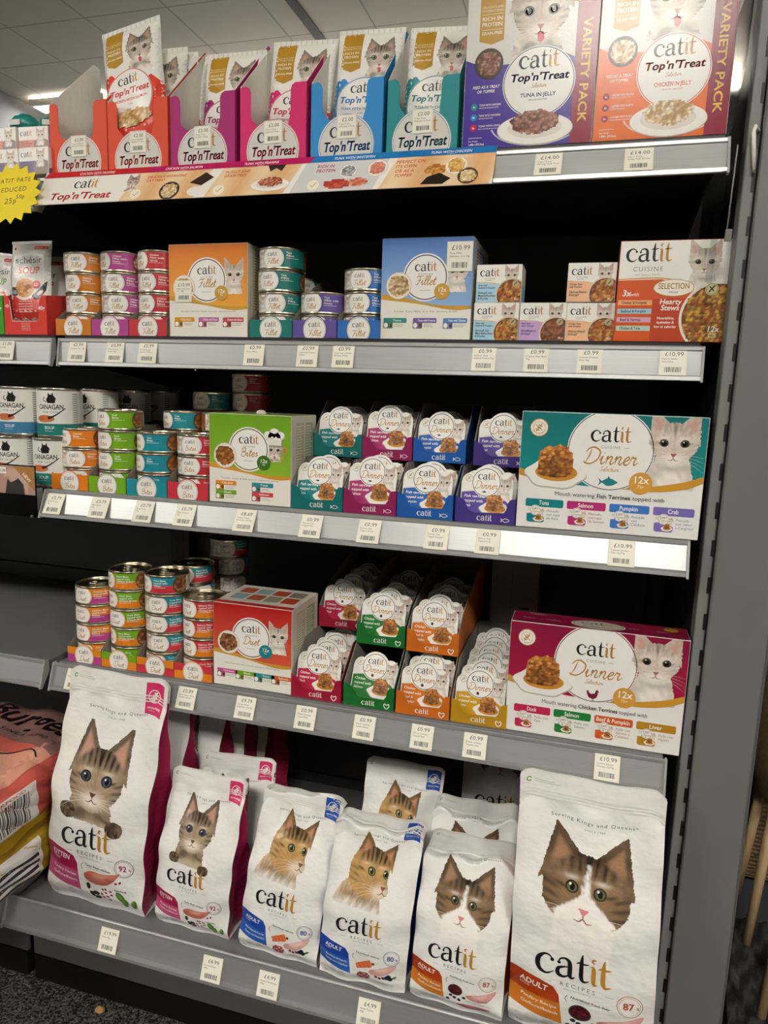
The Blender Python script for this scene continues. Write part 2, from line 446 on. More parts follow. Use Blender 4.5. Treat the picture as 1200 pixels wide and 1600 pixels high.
SCR = {
 'D': ([[(.30, .93), (.26, .5), (.14, .05)], [(.0, .72), (.16, .98), (.5, 1.03), (.86, .78), (.84, .32), (.5, .0), (.12, .02), (.02, .14)]], .98),
 'F': ([[(.02, .78), (.16, .98), (.5, .94), (.86, 1.04)], [(.46, .95), (.42, .4), (.26, .03), (.04, .06)], [(.24, .5), (.62, .55)]], .70),
 'B': ([[(.28, .9), (.22, .4), (.12, .03)], [(.02, .76), (.26, 1.0), (.62, .94), (.60, .64), (.32, .53), (.68, .46), (.72, .12), (.42, -.03), (.10, .06)]], .84),
 'S': ([[(.62, .86), (.46, 1.02), (.22, .86), (.34, .58), (.54, .34), (.40, .02), (.08, .02), (.02, .2)]], .66),
 'i': ([[(.0, .2), (.12, .5), (.10, .14), (.20, .0), (.38, .22)], [(.17, .70), (.19, .73)]], .34),
 'n': ([[(.0, .3), (.11, .5), (.08, .0)], [(.08, .22), (.26, .5), (.37, .42), (.33, .1), (.43, .0), (.58, .2)]], .54),
 'e': ([[(.0, .15), (.22, .26), (.34, .42), (.22, .52), (.08, .3), (.12, .04), (.28, .0), (.46, .2)]], .42),
 'r': ([[(.0, .25), (.1, .53), (.15, .46), (.30, .48), (.26, .2), (.32, .02), (.52, .2)]], .46),
 'l': ([[(.0, .15), (.26, .68), (.26, 1.0), (.13, .94), (.08, .3), (.16, .0), (.35, .2)]], .33),
 't': ([[(.0, .2), (.20, .88), (.12, .2), (.2, .0), (.38, .2)], [(.0, .58), (.36, .61)]], .36),
 's': ([[(.0, .1), (.18, .52), (.28, .28), (.2, .02), (.04, .03)], [(.22, .04), (.42, .2)]], .40),
 'u': ([[(.0, .3), (.09, .5), (.06, .14), (.18, .0), (.34, .3), (.37, .5), (.34, .1), (.43, .0), (.56, .2)]], .54),
 'c': ([[(.36, .42), (.22, .52), (.06, .3), (.12, .02), (.26, .0), (.44, .2)]], .42),
 'o': ([[(.2, .5), (.04, .28), (.14, .0), (.3, .1), (.34, .38), (.2, .5), (.34, .42), (.5, .46)]], .46)}
def script(A, word, x, y, cap, col=GOLD, wgt=.085, L=None, n=4, shear=.22):
    W = sum(SCR[c][1] for c in word); A.push(x, y, cap, cap, 0, shear); px = -W/2
    for c in word:
        A.push(px, 0)
        for P in SCR[c][0]: A.stroke(P, [wgt*.55]+[wgt]*(len(P)-2)+[wgt*.45] if len(P) > 2 else [wgt]*2, col, n, L)
        A.pop(); px += SCR[c][1]
    A.pop()
def slab(A, s, x, y, h, col, al='C', L=None, fit=None):
    """fat leaning display lettering with little feet"""
    A.text(s, x, y, h, col, al, 1, .86, .02, .20, 0, L, fit)
    A.text(s, x+h*.05, y, h, col, al, 1, .86, .02, .20, 0, L, fit)
def greek(A, x, y, w, h, n, col, L=None, seed=1, al='L'):
    """rows of print too small to read"""
    rr = random.Random(seed)
    for i in range(n):
        ww = w*(.65+.35*rr.random()); px = x if al == 'L' else x+(w-ww)/2; end = px+ww
        while px < end-h*.3:
            k = min(h*(.5+1.6*rr.random()), end-px); A.rect(px, y-i*h*1.7, px+k, y-i*h*1.7+h*.55, col, L); px += k+h*.35
def barcode(A, x, y, w, h, col=INK, n=22, L=None, seed=3, vertical=False):
    rr = random.Random(seed); px = 0
    while px < w-w/n*.4:
        k = w/n*rr.choice((.35, .5, .9)); 
        if vertical: A.rect(x, y+px, x+h, y+px+k, col, L)
        else: A.rect(x+px, y, x+px+k, y+h, col, L)
        px += k+w/n*rr.choice((.35, .5, .8))

# ================================================================ printed cats
CATS = {
 'silver': dict(base='b9aa9a', light='e9dfd2', dark='5f5049', stripe=.75, earin='cf9a8e', eye='8f8350', nose='a35f55', chest='efe8dd', blaze=0, muzzle='f1ebe2'),
 'kitten': dict(base='85705a', light='bda68a', dark='2c231d', stripe=1., earin='c99a86', eye='4e6076', nose='6a4238', chest='a89478', blaze=0, muzzle='ece3d6'),
 'white':  dict(base='6f5a45', light='9c7d5a', dark='2b2019', stripe=.9, earin='a9805f', eye='767d50', nose='e08a90', chest='f6f1ec', blaze=1, muzzle='f8f3ee'),
 'coon':   dict(base='9a7546', light='d2a869', dark='2e2115', stripe=1., earin='c98f78', eye='8d9a5a', nose='8a4f40', chest='d8b98a', blaze=0, muzzle='e9dcc8'),
 'lick':   dict(base='9c8d7c', light='d8cdbf', dark='3c342e', stripe=.9, earin='c79a88', eye='7d8a5c', nose='b0665a', chest='e6ddd0', blaze=0, muzzle='efe8de')}
def cat(A, kind, x, y, s, n=46, body=True, rot=0., L=None, paws=False, whisk=True, bot=-2.1):
    """a printed cat portrait; s is half the width of its head, (x, y) the middle of its face"""
    K = {k: (lin(v) if isinstance(v, str) else v) for k, v in CATS[kind].items()}
    tx = .34 if kind == 'coon' else 0.                       # how far the face is turned to the right
    eh = {'silver': 1.62, 'kitten': 1.72, 'white': 1.40, 'coon': 1.55, 'lick': 1.5}[kind]; ex = .90 if kind == 'silver' else .82
    ears = [((-ex, eh), (-1.08, .22), (-.22, .98)), ((ex, eh), (1.08, .22), (.22, .98))]
    if kind == 'silver': ears = [((-.98, 1.60), (-1.02, .15), (-.30, .92)), ((.98, 1.60), (1.02, .15), (.30, .92))]
    if kind == 'coon': ears = [((-.42, eh), (-.80, .42), (.02, .95)), ((1.02, 1.30), (1.0, .35), (.52, .92))]
    if kind == 'white': ears = [((-.90, eh), (-1.16, .20), (-.24, .84)), ((.90, eh), (1.16, .20), (.24, .84))]
    def fn(X, Y):
        jit = (vnoise(X*8, Y*8, 3)-.5)*.05+(vnoise(X*24+Y*9, Y*12, 4)-.5)*.09
        wd = np.where(Y > -.1, 1.0, 1.0-(.52 if not paws else .38)*np.clip((-.1-Y)/.9, 0, 1)**1.5)
        if kind == 'silver': wd = np.where(Y > -.1, 1.0, 1.0-.60*np.clip((-.1-Y)/.9, 0, 1)**1.3)
        if kind == 'white': wd = 1.13-.30*np.clip((-.35-Y)/.6, 0, 1)
        if kind == 'kitten': wd = 1.05-.36*np.clip((-.15-Y)/.85, 0, 1)**1.4
        if kind == 'coon': wd = np.where(X < 0, wd+.30*np.clip(-Y-.1, 0, 1), wd)
        hd = (np.abs(X/wd))**2.25+(np.abs((Y+.02)/np.where(Y > 0, 1.06 if kind != 'white' else .95, 1.0)))**2.25 < 1+jit*1.0
        er = np.zeros(X.shape, bool); inn = np.zeros(X.shape)
        def tri(T, k):
            c = ((T[0][0]+T[1][0]+T[2][0])/3, (T[0][1]+T[1][1]+T[2][1])/3-.05)
            T = [(c[0]+(p[0]-c[0])*k, c[1]+(p[1]-c[1])*k) for p in T]; m = None; sg = None
            for i in range(3):
                (ax, ay), (bx, by) = T[i], T[(i+1) % 3]; d = (bx-ax)*(Y-ay)-(by-ay)*(X-ax)
                q = (bx-ax)*(T[(i+2) % 3][1]-ay)-(by-ay)*(T[(i+2) % 3][0]-ax); d = d*np.sign(q)/math.hypot(bx-ax, by-ay)
                m = d if m is None else np.minimum(m, d)
            return m
        for T in ears:
            e = tri(T, 1.0)+jit*.3 > -.07; er |= e; inn = np.maximum(inn, np.clip(tri(T, .80)*8, 0, 1)*np.clip((Y-.45)*4, 0, 1))
        bd = np.zeros(X.shape, bool)
        if body:
            t = np.clip((-.45-Y)/1.7, 0, 1)
            lw = .70+.62*t**.8 if kind != 'coon' else .98+.75*t**.6
            rw = .62+.45*t**.8
            if kind == 'white': lw = .95+.9*t**.7; rw = .9+.6*t**.8
            if paws: lw = .82+.28*t; rw = .74+.3*t
            bd = (Y < -.35) & (Y > bot+jit*.8) & (X > -lw+jit*.9) & (X < rw+jit*.9)
        if kind == 'coon':
            hd = (hd & (X < .93)) | ((((X-.62)/.44)**2+((Y+.50)/.36)**2) < 1+jit)
        msk = hd | er | bd
        base, light, dark = (np.array(K[k]) for k in ('base', 'light', 'dark'))
        R = np.hypot(X-tx*.8, Y+.45); TH = np.arctan2(Y+.45, X-tx*.8)
        fur = vnoise(TH*16, R*5, 11)*.6+vnoise(TH*40, R*9, 12)*.4
        C = base[None, None]*(1-fur[..., None])+light[None, None]*fur[..., None]
        def put(col, a): 
            nonlocal C
            a = np.clip(a, 0, 1)[..., None]; C = C*(1-a)+np.array(col)[None, None]*a
        st = K['stripe']; xs = X-tx*.55
        if kind != 'silver': put(dark, (np.clip((Y-.28)*1.2, 0, .74)*(1-.75*inn)+np.clip(np.abs(X)-.72, 0, .4)*.8)*st*(.45+.7*fur))
        else: put(dark, np.clip((Y-.35)*.5, 0, .22)*(1-inn)); put(K['light'], np.exp(-((np.abs(xs)-.42)/.3)**2-((Y-.1)/.3)**2)*.45)
        for c0, k0 in ((0, .06), (.20, .05), (.42, .06), (.66, .07)):
            a = np.exp(-((np.abs(xs)-c0-.10*(Y-.5))/k0)**2)*np.clip((Y-.36)*5, 0, 1)*(hd)
            put(dark, a*st*((1.15 if c0 < .5 else .8) if kind != 'silver' else (.85 if c0 == 0 else .32))*(.6+.6*vnoise(X*7, Y*5, 21)))
        for q in (.0, -.22, -.44):                              # cheek stripes
            a = np.exp(-((Y-q-.22*(np.abs(xs)-.5)+.05)/.055)**2)*np.clip((np.abs(xs)-.58)*5, 0, 1)*hd
            put(dark, a*st*(.75 if kind != 'silver' else .3))
        if kind != 'silver': put(light, np.exp(-((np.abs(xs)-.44)/.27)**2-((Y-.10)/.20)**2)*.75)
        put(dark, np.exp(-((np.abs(xs)-.62)/.2)**2-((Y-.05-.25*(np.abs(xs)-.5))/.05)**2)*st*.9)
        if bd.any():
            bm = ~hd & ~er & (Y < -.30)
            chest = np.array(K['chest'])*(.72+.4*vnoise(X*5+Y*2, Y*3, 31))[..., None]
            if kind in ('kitten', 'coon', 'lick'):
                band = np.clip(np.sin(Y*7+np.abs(X)*3+vnoise(X*3, Y*3, 5)*4)*1.3, 0, 1)*(.35+.6*np.clip(np.abs(X-.1)*1.1, 0, 1))*.8
                chest = chest*(1-band[..., None])+dark[None, None]*1.6*band[..., None]
            if kind == 'coon':
                st_ = vnoise(X*9-Y*3, Y*2.2, 61)*.6+vnoise(X*22-Y*7, Y*5, 62)*.4
                chest = np.array(lin('8a6136'))[None, None]*(1-st_[..., None])+np.array(lin('ecd9b8'))[None, None]*st_[..., None]
                fd = np.clip(np.maximum((-Y-1.0)/.65, np.abs(X+.3)-.95)*1.1+(st_-.5)*.5, 0, 1)[..., None]; chest = chest*(1-fd)+np.array(lin('efede8'))[None, None]*fd
            if kind == 'kitten':
                fd = np.clip((-Y-1.25)/.4, 0, 1)[..., None]*.6; chest = chest*(1-fd)+np.array(lin('d9cdbd'))[None, None]*fd
            if kind == 'silver':
                sd = np.clip((X-.35)*1.2, 0, .4)+np.clip((-X-.5)*1.2, 0, .4); chest = chest*(1-sd[..., None])+base[None, None]*sd[..., None]
            if kind == 'white':
                gs = np.exp(-(X/.75)**2-((Y+1.05)/.42)**2)*(.35+.65*vnoise(X*7+Y*2, Y*3, 31))*.30
                chest = np.array(lin('efede8'))[None, None]*(1-gs[..., None])+np.array(lin('a79c92'))[None, None]*gs[..., None]
            C = np.where(bm[..., None], chest, C)
            sh = np.exp(-((Y+1.02)/.22)**2)*bm*np.clip(1-np.abs(X), 0, 1)*(.55 if kind != 'white' else .0); put(dark, sh*.8)
        if K['blaze']:
            bw = .07+.14*np.clip(.75-Y, 0, 1)+.62*np.clip((-.05-Y)/.5, 0, 1)**1.1
            put(K['muzzle'], np.clip((bw-np.abs(X-.02)+jit)*10, 0, 1)*(Y < .72))
            put(dark, np.exp(-((Y-.86)/.16)**2)*np.clip(1-np.abs(X)*.9, 0, 1)*.6)
        mz = np.exp(-(((X-(tx*1.35 if kind != 'coon' else .70))/.46)**2+((Y+.62)/.30)**2)**1.5)
        put(K['muzzle'], mz*.95)
        put(K['muzzle'], np.exp(-((np.abs(xs)-.40)/.2)**2-((Y-.33)/.06)**2)*.5)
        nb = np.exp(-((X-tx*.95)/.10)**2-((Y+.12)/.26)**2)
        put(mix(K['nose'], K['light'], .45), nb*.55*(1-K['blaze']))
        ecol = np.array(K['earin']); put(ecol, inn*(.85-.5*np.clip(.7-Y, 0, .6)))
        C = C*(1-.18*(inn*vnoise(X*14-Y*6, Y*3, 44))[..., None])
        if kind == 'coon': put(light, np.clip((-X-.6+.2*vnoise(X*6, Y*6, 9))*1.2, 0, .7)*hd)
        return C, msk
    A.push(x, y, s, s, rot); A.L0 = A.L
    if L is not None: A.L = L
    A.grid(fn, -1.85 if kind in ('coon', 'white') else -1.35, bot if body else -1.05, 1.5, 1.75, int(n*(1.05 if kind in ('coon', 'white') else .9)), int(n*1.25))
    A.L += 1
    if n >= 16:
        es = {'kitten': .165, 'white': .135}.get(kind, .155); yy = .10; EX = {'kitten': .41, 'white': .36}.get(kind, .44)
        for sd in (-1, 1):
            cx = sd*EX+tx*.78 if kind != 'coon' else (.10 if sd < 0 else .78)
            k = .55 if (kind == 'coon' and sd > 0) else 1.
            A.ellipse(cx, yy, es*1.28*k, es*1.12, mix(K['dark'], INK, .6), 16, rot=.22*sd)
        A.L += 1
        for sd in (-1, 1):
            cx = sd*EX+tx*.78 if kind != 'coon' else (.10 if sd < 0 else .78)
            k = .55 if (kind == 'coon' and sd > 0) else 1.
            A.ellipse(cx, yy, es*1.02*k, es*.90, mix(K['eye'], INK, .45), 16, rot=.16*sd); A.ellipse(cx, yy-.01, es*.86*k, es*.78, K['eye'], 16, rot=.16*sd, L=A.L)
        A.L += 1
        for sd in (-1, 1):
            cx = sd*EX+tx*.78 if kind != 'coon' else (.10 if sd < 0 else .78)
            A.ellipse(cx+.01, yy, es*.48, es*.66, lin('0c0b0b'), 12)
            if n >= 30: A.ellipse(cx-.05, yy+.06, .035, .035, WHITE, 8, L=A.L+1)
        nx = tx*1.32 if kind != 'coon' else .80
        A.poly([(nx-.14, -.36), (nx+.14, -.36), (nx+.04, -.50), (nx-.04, -.50)], K['nose'])
        A.stroke([(nx, -.50), (nx, -.60)], .03, mix(K['dark'], K['nose'], .4), curve=False)
        A.stroke([(nx-.24, -.66), (nx-.1, -.68), (nx, -.60), (nx+.1, -.68), (nx+.24, -.66)], [.01, .03, .035, .03, .01], mix(K['dark'], K['nose'], .4), 3)
        if kind == 'lick':
            A.poly([(-.10, -.62), (.12, -.62), (.16, -.84), (.06, -.98), (-.06, -.92)], lin('c9505c'))
        if whisk and n >= 34:
            for sd in (-1, 1):
                for k in range(4):
                    A.stroke([(nx+sd*.25, -.5-.05*k), (nx+sd*.8, -.44-.13*k), (nx+sd*1.3, -.52-.22*k)], [.006, .010, .003], WHITE, 3, L=A.L+1)
    if paws:
        for cx, cy in ((-.92, bot+.26), (.98, bot+.02)):
            def pf(X, Y, cx=cx, cy=cy):
                m = ((X-cx)/.34)**2+((Y-cy)/.30)**2 < 1; f = vnoise(X*9, Y*9, 8)
                C = np.array(K['base'])*(1-f[..., None])+np.array(K['dark'])*f[..., None]
                toe = np.exp(-((np.abs(((X-cx)*7+50) % 2-1))/.18)**2)*(Y < cy+.02); C = C*(1-.7*toe[..., None])
                return C, m
            A.grid(pf, cx-.42, cy-.36, cx+.42, cy+.36, max(8, n//4), max(8, n//4))
    A.L = A.L0; A.pop()

# ================================================================ printed food
def chunks(A, cx, cy, rx, ry, pal, size, n=26, seed=1, L=None, square=2.0, sh=None):
    pal = [np.array(hx(c)) for c in pal]
    def fn(X, Y):
        u, v = (X-cx)/rx, (Y-cy)/ry; j = (vnoise(X/size*.9, Y/size*.9, seed)-.5)*.35
        m = np.abs(u)**square+np.abs(v)**square < 1+j
        d, b = cells(X/size, Y/size*1.25, seed); i = np.floor(b*len(pal)*.999).astype(int)
        C = np.stack(pal)[i]*(1.18-.72*np.clip(d, 0, 1))[..., None]*(.85+.3*vnoise(X/size*3, Y/size*3, seed+2))[..., None]
        return C, m
    A.grid(fn, cx-rx*1.2, cy-ry*1.2, cx+rx*1.2, cy+ry*1.2, n, max(4, int(n*ry/rx)), L)
MEAT = ('8a5226', '9a6230', 'ad7436', '7a4520', 'bf8744')
def terrine(A, x, y, w, L=None, n=22, seed=1, pal=MEAT):
    """a moulded meat terrine on a white scalloped dish, w wide"""
    L = A.L if L is None else L
    A.push(x, y, w, w)
    P = []
    for k in range(48):
        t = 2*math.pi*k/48; r = .5*(1+.05*math.cos(6*t+.6)); P.append((r*math.cos(t), -.16+r*.50*math.sin(t)))
    A.fan([(px*1.03, py*1.03-.012) for px, py in P], lin('b9b3a8'), L)
    A.fan(P, lin('efece6'), L+1)
    A.ellipse(0.02, -.14, .36, .155, lin('c98a2a'), 24, L=L+2)
    pal = [np.array(hx(c)) for c in pal]
    def fn(X, Y):
        top = .33; m = (np.abs(X+.0) < .31-.05*np.clip((Y+.1)/.4, 0, 1)**2) & (Y < top-.13*np.abs(X/.3)**2.6+(vnoise(X*16, Y*16, 4)-.5)*.06) & (Y > -.16-.075*np.sqrt(np.clip(1-(X/.31)**2, 0, 1)))
        d, b = cells(X*15+Y*6, Y*24-X*4, seed); i = np.floor(b*len(pal)*.999).astype(int)
        C = np.stack(pal)[i]*(1.3-.65*np.clip(d, 0, 1))[..., None]
        lid = Y > .15-.13*(X/.3)**2; C = np.where(lid[..., None], C*1.25, C*.92)
        cut = (X > -.10) & (X < .04) & (Y < .08); C = np.where(cut[..., None], C*.62, C)
        return C, m
    A.grid(fn, -.34, -.26, .34, .38, n, n, L+3)
    A.pop()
def bowl(A, cx, cy, r, pal, rim='efe6d8', L=None, n=16, seed=2, size=None, ring='c9bba6'):
    L = A.L if L is None else L
    A.ellipse(cx, cy, r, r, ring, 26, L=L); A.ellipse(cx, cy, r*.96, r*.96, rim, 26, L=L+1)
    chunks(A, cx, cy, r*.82, r*.82, pal, size or r*.20, n, seed, L+2)
def plate(A, cx, cy, rx, ry, pal, L=None, n=40, seed=4, mound=.66):
    L = A.L if L is None else L
    A.ellipse(cx, cy-ry*.04, rx, ry, 'c9c2b6', 40, L=L); A.ellipse(cx, cy, rx*.98, ry*.97, 'f3efe8', 40, L=L+1)
    A.ellipse(cx, cy+ry*.05, rx*.72, ry*.66, 'e2dbd0', 36, L=L+2)
    chunks(A, cx, cy+ry*.42, rx*mound, ry*.78, pal, rx*.085, n, seed, L+3)
def grainfree(A, cx, cy, r, ink='a9772a', paper='f1ece2', L=None, detail=True):
    L = A.L if L is None else L
    A.ellipse(cx, cy, r, r, paper, 28, L=L); A.ring(cx, cy, r*.92, r, ink, 28, L=L+1); A.ring(cx, cy, r*.62, r*.66, ink, 24, L=L+1)
    A.stroke([(cx-r*.30, cy-r*.42), (cx+r*.30, cy+r*.46)], r*.09, ink, curve=False, L=L+1)
    for k in (-1, 1):
        for j in range(3):
            q = -.28+.22*j; A.ellipse(cx+r*(q*.66)+k*r*.13, cy+r*q+r*.06*-k+r*.05, r*.055, r*.13, ink, 8, rot=-.6-.7*k, L=L+1)
    A.stroke([(cx-r*.38, cy+r*.32), (cx+r*.36, cy-r*.34)], r*.07, ink, curve=False, L=L+2)
    if detail:
        for t, a0, sg in (('GRAIN-FREE', 152, -1), ('NO CEREALS', 208, 1)):
            for i, ch in enumerate(t):
                a = math.radians(a0+sg*i*124/9.); A.text(ch, cx+r*.79*math.cos(a)-0*r, cy+r*.79*math.sin(a)-r*.0, r*.15, ink, 'C', rot=a+(-math.pi/2 if sg < 0 else math.pi/2), L=L+1)
def fish(A, x, y, w, col, L=None, outline=False):
    P = [(-.5, .22), (-.30, .04), (-.05, .20), (.22, .17), (.5, 0), (.22, -.17), (-.05, -.2), (-.30, -.04), (-.5, -.22), (-.40, 0)]
    P = [(x+px*w, y+py*w) for px, py in P]
    if outline: A.stroke(P, w*.07, col, 2, L, closed=True)
    else: A.poly(P, col, L); A.poly([(x-.02*w, y+.18*w), (x+.14*w, y+.15*w), (x+.0*w, y+.34*w)], col, L)
def heart(A, x, y, w, col, L=None):
    A.stroke([(x, y-.5*w), (x-.45*w, y), (x-.35*w, y+.4*w), (x, y+.2*w), (x+.35*w, y+.4*w), (x+.45*w, y)], w*.14, col, 4, L, closed=True)
def hen(A, x, y, w, col, L=None):
    P = [(-.5, .30), (-.42, .02), (-.28, -.22), (0, -.30), (.25, -.2), (.36, .05), (.36, .3), (.48, .28), (.38, .40), (.30, .50), (.20, .42), (.14, .18), (-.12, .10), (-.28, .18), (-.38, .40)]
    A.poly([(x+px*w, y+py*w) for px, py in P], col, L); A.rect(x-.03*w, y-.46*w, x+.01*w, y-.25*w, col, L); A.rect(x+.06*w, y-.46*w, x+.10*w, y-.25*w, col, L)
def medallion(A, cx, cy, r, word, ringc, L=None, cap=.36, cuisine=True, wordcol=GOLD, paper='f3f0ea', n=4, sub=None):
    L = A.L if L is None else L
    A.ellipse(cx, cy, r*1.10, r*1.10, paper, 44, L=L); A.ring(cx, cy, r*.985, r*1.03, ringc, 44, L=L+1)
    logo(A, cx+r*.02, cy+r*.30, r*.285, L+1, n=n)
    if cuisine: A.text('CUISINE', cx, cy+r*.10, r*.095, MID, 'C', 0, 1, .35, L=L+1)
    script(A, word, cx, cy-r*.34, r*cap, wordcol, .10, L+1, n)
    if sub: script(A, sub, cx, cy-r*.62, r*.17, wordcol, .10, L+1, 3)
# ================================================================ room shell
FLOOR = .19
def struct(name, mb, mat): return tag(mb.build(name, mat), None, None, kind='structure')
struct('floor', MB().box(-5, 4.5, -7.5, 5.5, FLOOR-.1, FLOOR, '2a2a29'), 'carpet')
struct('ceiling', MB().box(-5, 4.5, -7.5, 5.5, CEIL, CEIL+.1, '8d8478'), 'ceiling_tile')
struct('wall_left', MB().box(-4.15, -4.05, -7.5, 5.5, FLOOR, CEIL, '6d6f70'), 'wall_paint')
struct('wall_right', MB().box(4.0, 4.1, -7.5, 5.5, FLOOR, CEIL, '6f6c66'), 'wall_paint')
struct('wall_back', MB().box(-5, 4.5, 5.2, 5.3, FLOOR, CEIL, '7d7b77'), 'wall_paint')
struct('wall_front', MB().box(-5, 4.5, -7.3, -7.2, FLOOR, CEIL, '6a6761'), 'wall_paint')
for i, (x, y, sx, sy) in enumerate(LAMPS):
    lab = 'lit ceiling light glowing far behind the top shelf at the left' if i == 6 else \
        'hanging ceiling light, %s of the row %s' % (('middle one', 'left one', 'right one')[i % 3], ('over the aisle', 'added unseen beyond the shelves to brighten the ceiling')[i//3])
    dz = .24 if i < 6 else .05
    t = thing('ceiling_light', lab, 'light', (x, y, CEIL-dz))
    fr = MB(); a, b = sx/2, sy/2
    for q in ((-a-.02, a+.02, -b-.02, -b), (-a-.02, a+.02, b, b+.02), (-a-.02, -a, -b, b), (a, a+.02, -b, b)): fr.box(*q, -.012, .035, 'd8d6d0')
    for sx_ in (-a*.8, a*.8): fr.box(sx_-.004, sx_+.004, -.004, .004, .03, dz, 'a9a9a6')
    fr.build('frame', 'plastic', t)
    MB().box(-a, a, -b, b, -.006, .028, 'ffffff').build('diffuser', 'lamp_diffuser', t)
tag(MB().box(-1.440, -1.378, 2.0, 5.0, CEIL-.006, CEIL-.001, '030303').build('ceiling_track', 'wall_paint'), 'long black track running across the ceiling tiles', 'track')

# ================================================================ shelving bays
STEEL = '6b6c6c'; DARK = '232325'; BLACK = '121214'; RAIL = 'b4b6b5'
def upright(x, label):
    t = thing('slotted_upright', label, 'shelf post', (x, .405, FLOOR+.005))
    m = MB().box(-.024, .024, 0, .03, 0, 1.60, BLACK, b=.001)
    for k in range(31):
        for s in (-.008, .008): m.box(s-.002, s+.002, -.0006, 0, .02+k*.05, .05+k*.05, '030303')
    m.build('post', 'dark_steel', t)
upright(-.51, 'black slotted upright behind the tins, between the two shelf bays')
upright(.515, 'black slotted upright at the right back corner of the shelves')
def back_panels(x0, x1, label):
    t = thing('back_panel', label, 'back panel', ((x0+x1)/2, .436, FLOOR+.005)); h = (x1-x0)/2
    zs = [0, .20, .42, .62, .74, .98, 1.105, 1.25, 1.385, 1.60]
    MB().box(-h, h, .0125, .016, 0, 1.60, '0a0a0b').build('light_stop_sheet', 'dark_steel', t)  # sheet added behind the panels to stop light leaking through their seams
    for a, b in zip(zs, zs[1:]): MB().box(-h, h, 0, .012, a+.0015, b-.0015, '434448', b=.001).build('panel', 'dark_steel', t)
back_panels(-.49, .495, 'black steel back panels behind the cat food shelves')
back_panels(-1.5, -.53, 'black steel back panels of the shelf bay at the left')
back_panels(.545, 1.55, 'black steel back panels of the bay right of the grey post')

RAIL_PROF = lambda h, d: [(0, 0), (-.002, .0015), (-.004, 0), (-.0042, -.004), (-.0022, -.0055), (-d*.72+.0004, -h+.0075), (-d-.0015, -h+.006), (-d-.0022, -h+.001), (-d, -h), (-d+.003, -h+.0005), (.001, -.006), (.003, -.001)]
def shelf(label, x0, x1, yf, zt, zdeck, h=.044, d=.015, deck=DARK, left_cap=True):
    t = thing('shelf', label, 'shelf', ((x0+x1)/2, yf, zdeck)); w = (x1-x0)/2; dz = zt-zdeck
    MB().box(-w+.004, w-.004, .006, .425-yf, -.026, 0, deck, b=.0015).build('deck', 'powder_steel' if deck == STEEL else 'dark_steel', t)
    m = MB(); m.prism([(y, z+dz) for y, z in RAIL_PROF(h, d)], 'x', -w+.003, w-.003, RAIL)
    r = m.build('price_rail', 'aluminium_rail', t)
    for s in (-1, 1):
        e = MB(); xa = s*w-(.003 if s > 0 else 0); e.prism([(.004, dz+.001), (-.0045, dz+.001), (-d-.004, dz-h-.001), (-d+.002, dz-h-.002), (.006, dz-.02)], 'x', xa, xa+.003, '9b9d9c')
        e.build('end_cap', 'powder_steel', r)
        b = MB(); xa = s*(w-.012); b.prism([(.42-yf, -.001), (.03, -.026), (.03, -.034), (.42-yf, -.085)], 'x', xa-.0015, xa+.0015, BLACK); b.build('bracket', 'dark_steel', t)
    return t
#       yf     rail top  deck
LV = {1: (.002, 1.577, 1.585), 2: (.033, 1.334, 1.341), 3: (-.013, 1.0855, 1.0845), 4: (-.013, .7816, .7818), 5: (-.107, .394, .377)}
NM = {1: 'top', 2: 'second', 3: 'third', 4: 'fourth'}
WH = {1: 'holding the pouch trays and the two big boxes', 2: 'holding the small stew boxes and fillet tins', 3: 'holding the green box and the teal dinner box', 4: 'holding the red boxes and deep dinner trays'}
RD = {1: .019, 2: .008, 3: .019, 4: .015}
for k in (1, 2, 3, 4):
    shelf('black shelf with silver price rail %s' % WH[k], -.5, .5, *LV[k], d=RD[k], deck=DARK if k < 4 else STEEL)
    if k > 1: shelf({2: 'left bay shelf with silver rail under the red soup tray', 3: 'left bay shelf with silver rail under the white soup tins', 4: 'empty grey left bay shelf with silver price rail'}[k],
              -1.5, -.512, LV[k][0]+(.0 if k != 4 else -.004), LV[k][1]+(.002 if k == 4 else 0), LV[k][2], d=RD[k], deck=STEEL if k == 4 else DARK)
shelf('left bay top shelf under the stacked pate boxes', -1.5, -.512, .03, 1.577, 1.585)
def base_unit(label, x0, x1):
    yf, zt, zd = LV[5]; t = shelf(label, x0, x1, yf, zt, zd, .05, .016, STEEL); w = (x1-x0)/2
    MB().box(-w+.004, w-.004, .047, .055, .24-zd, -.027, '4a4a49', b=.001).build('kick_plate', 'powder_steel', t)
    MB().box(-w+.006, w-.006, .046, .060, FLOOR+.001-zd, .239-zd, '060606').build('shade_strip', 'dark_steel', t)  # black strip stands in for the shade between kick plate and carpet
base_unit('grey base shelf with price rail under the standing bags', -.535, .52)
base_unit('grey base shelf of the left bay under the pink and yellow sacks', -1.5, -.54)

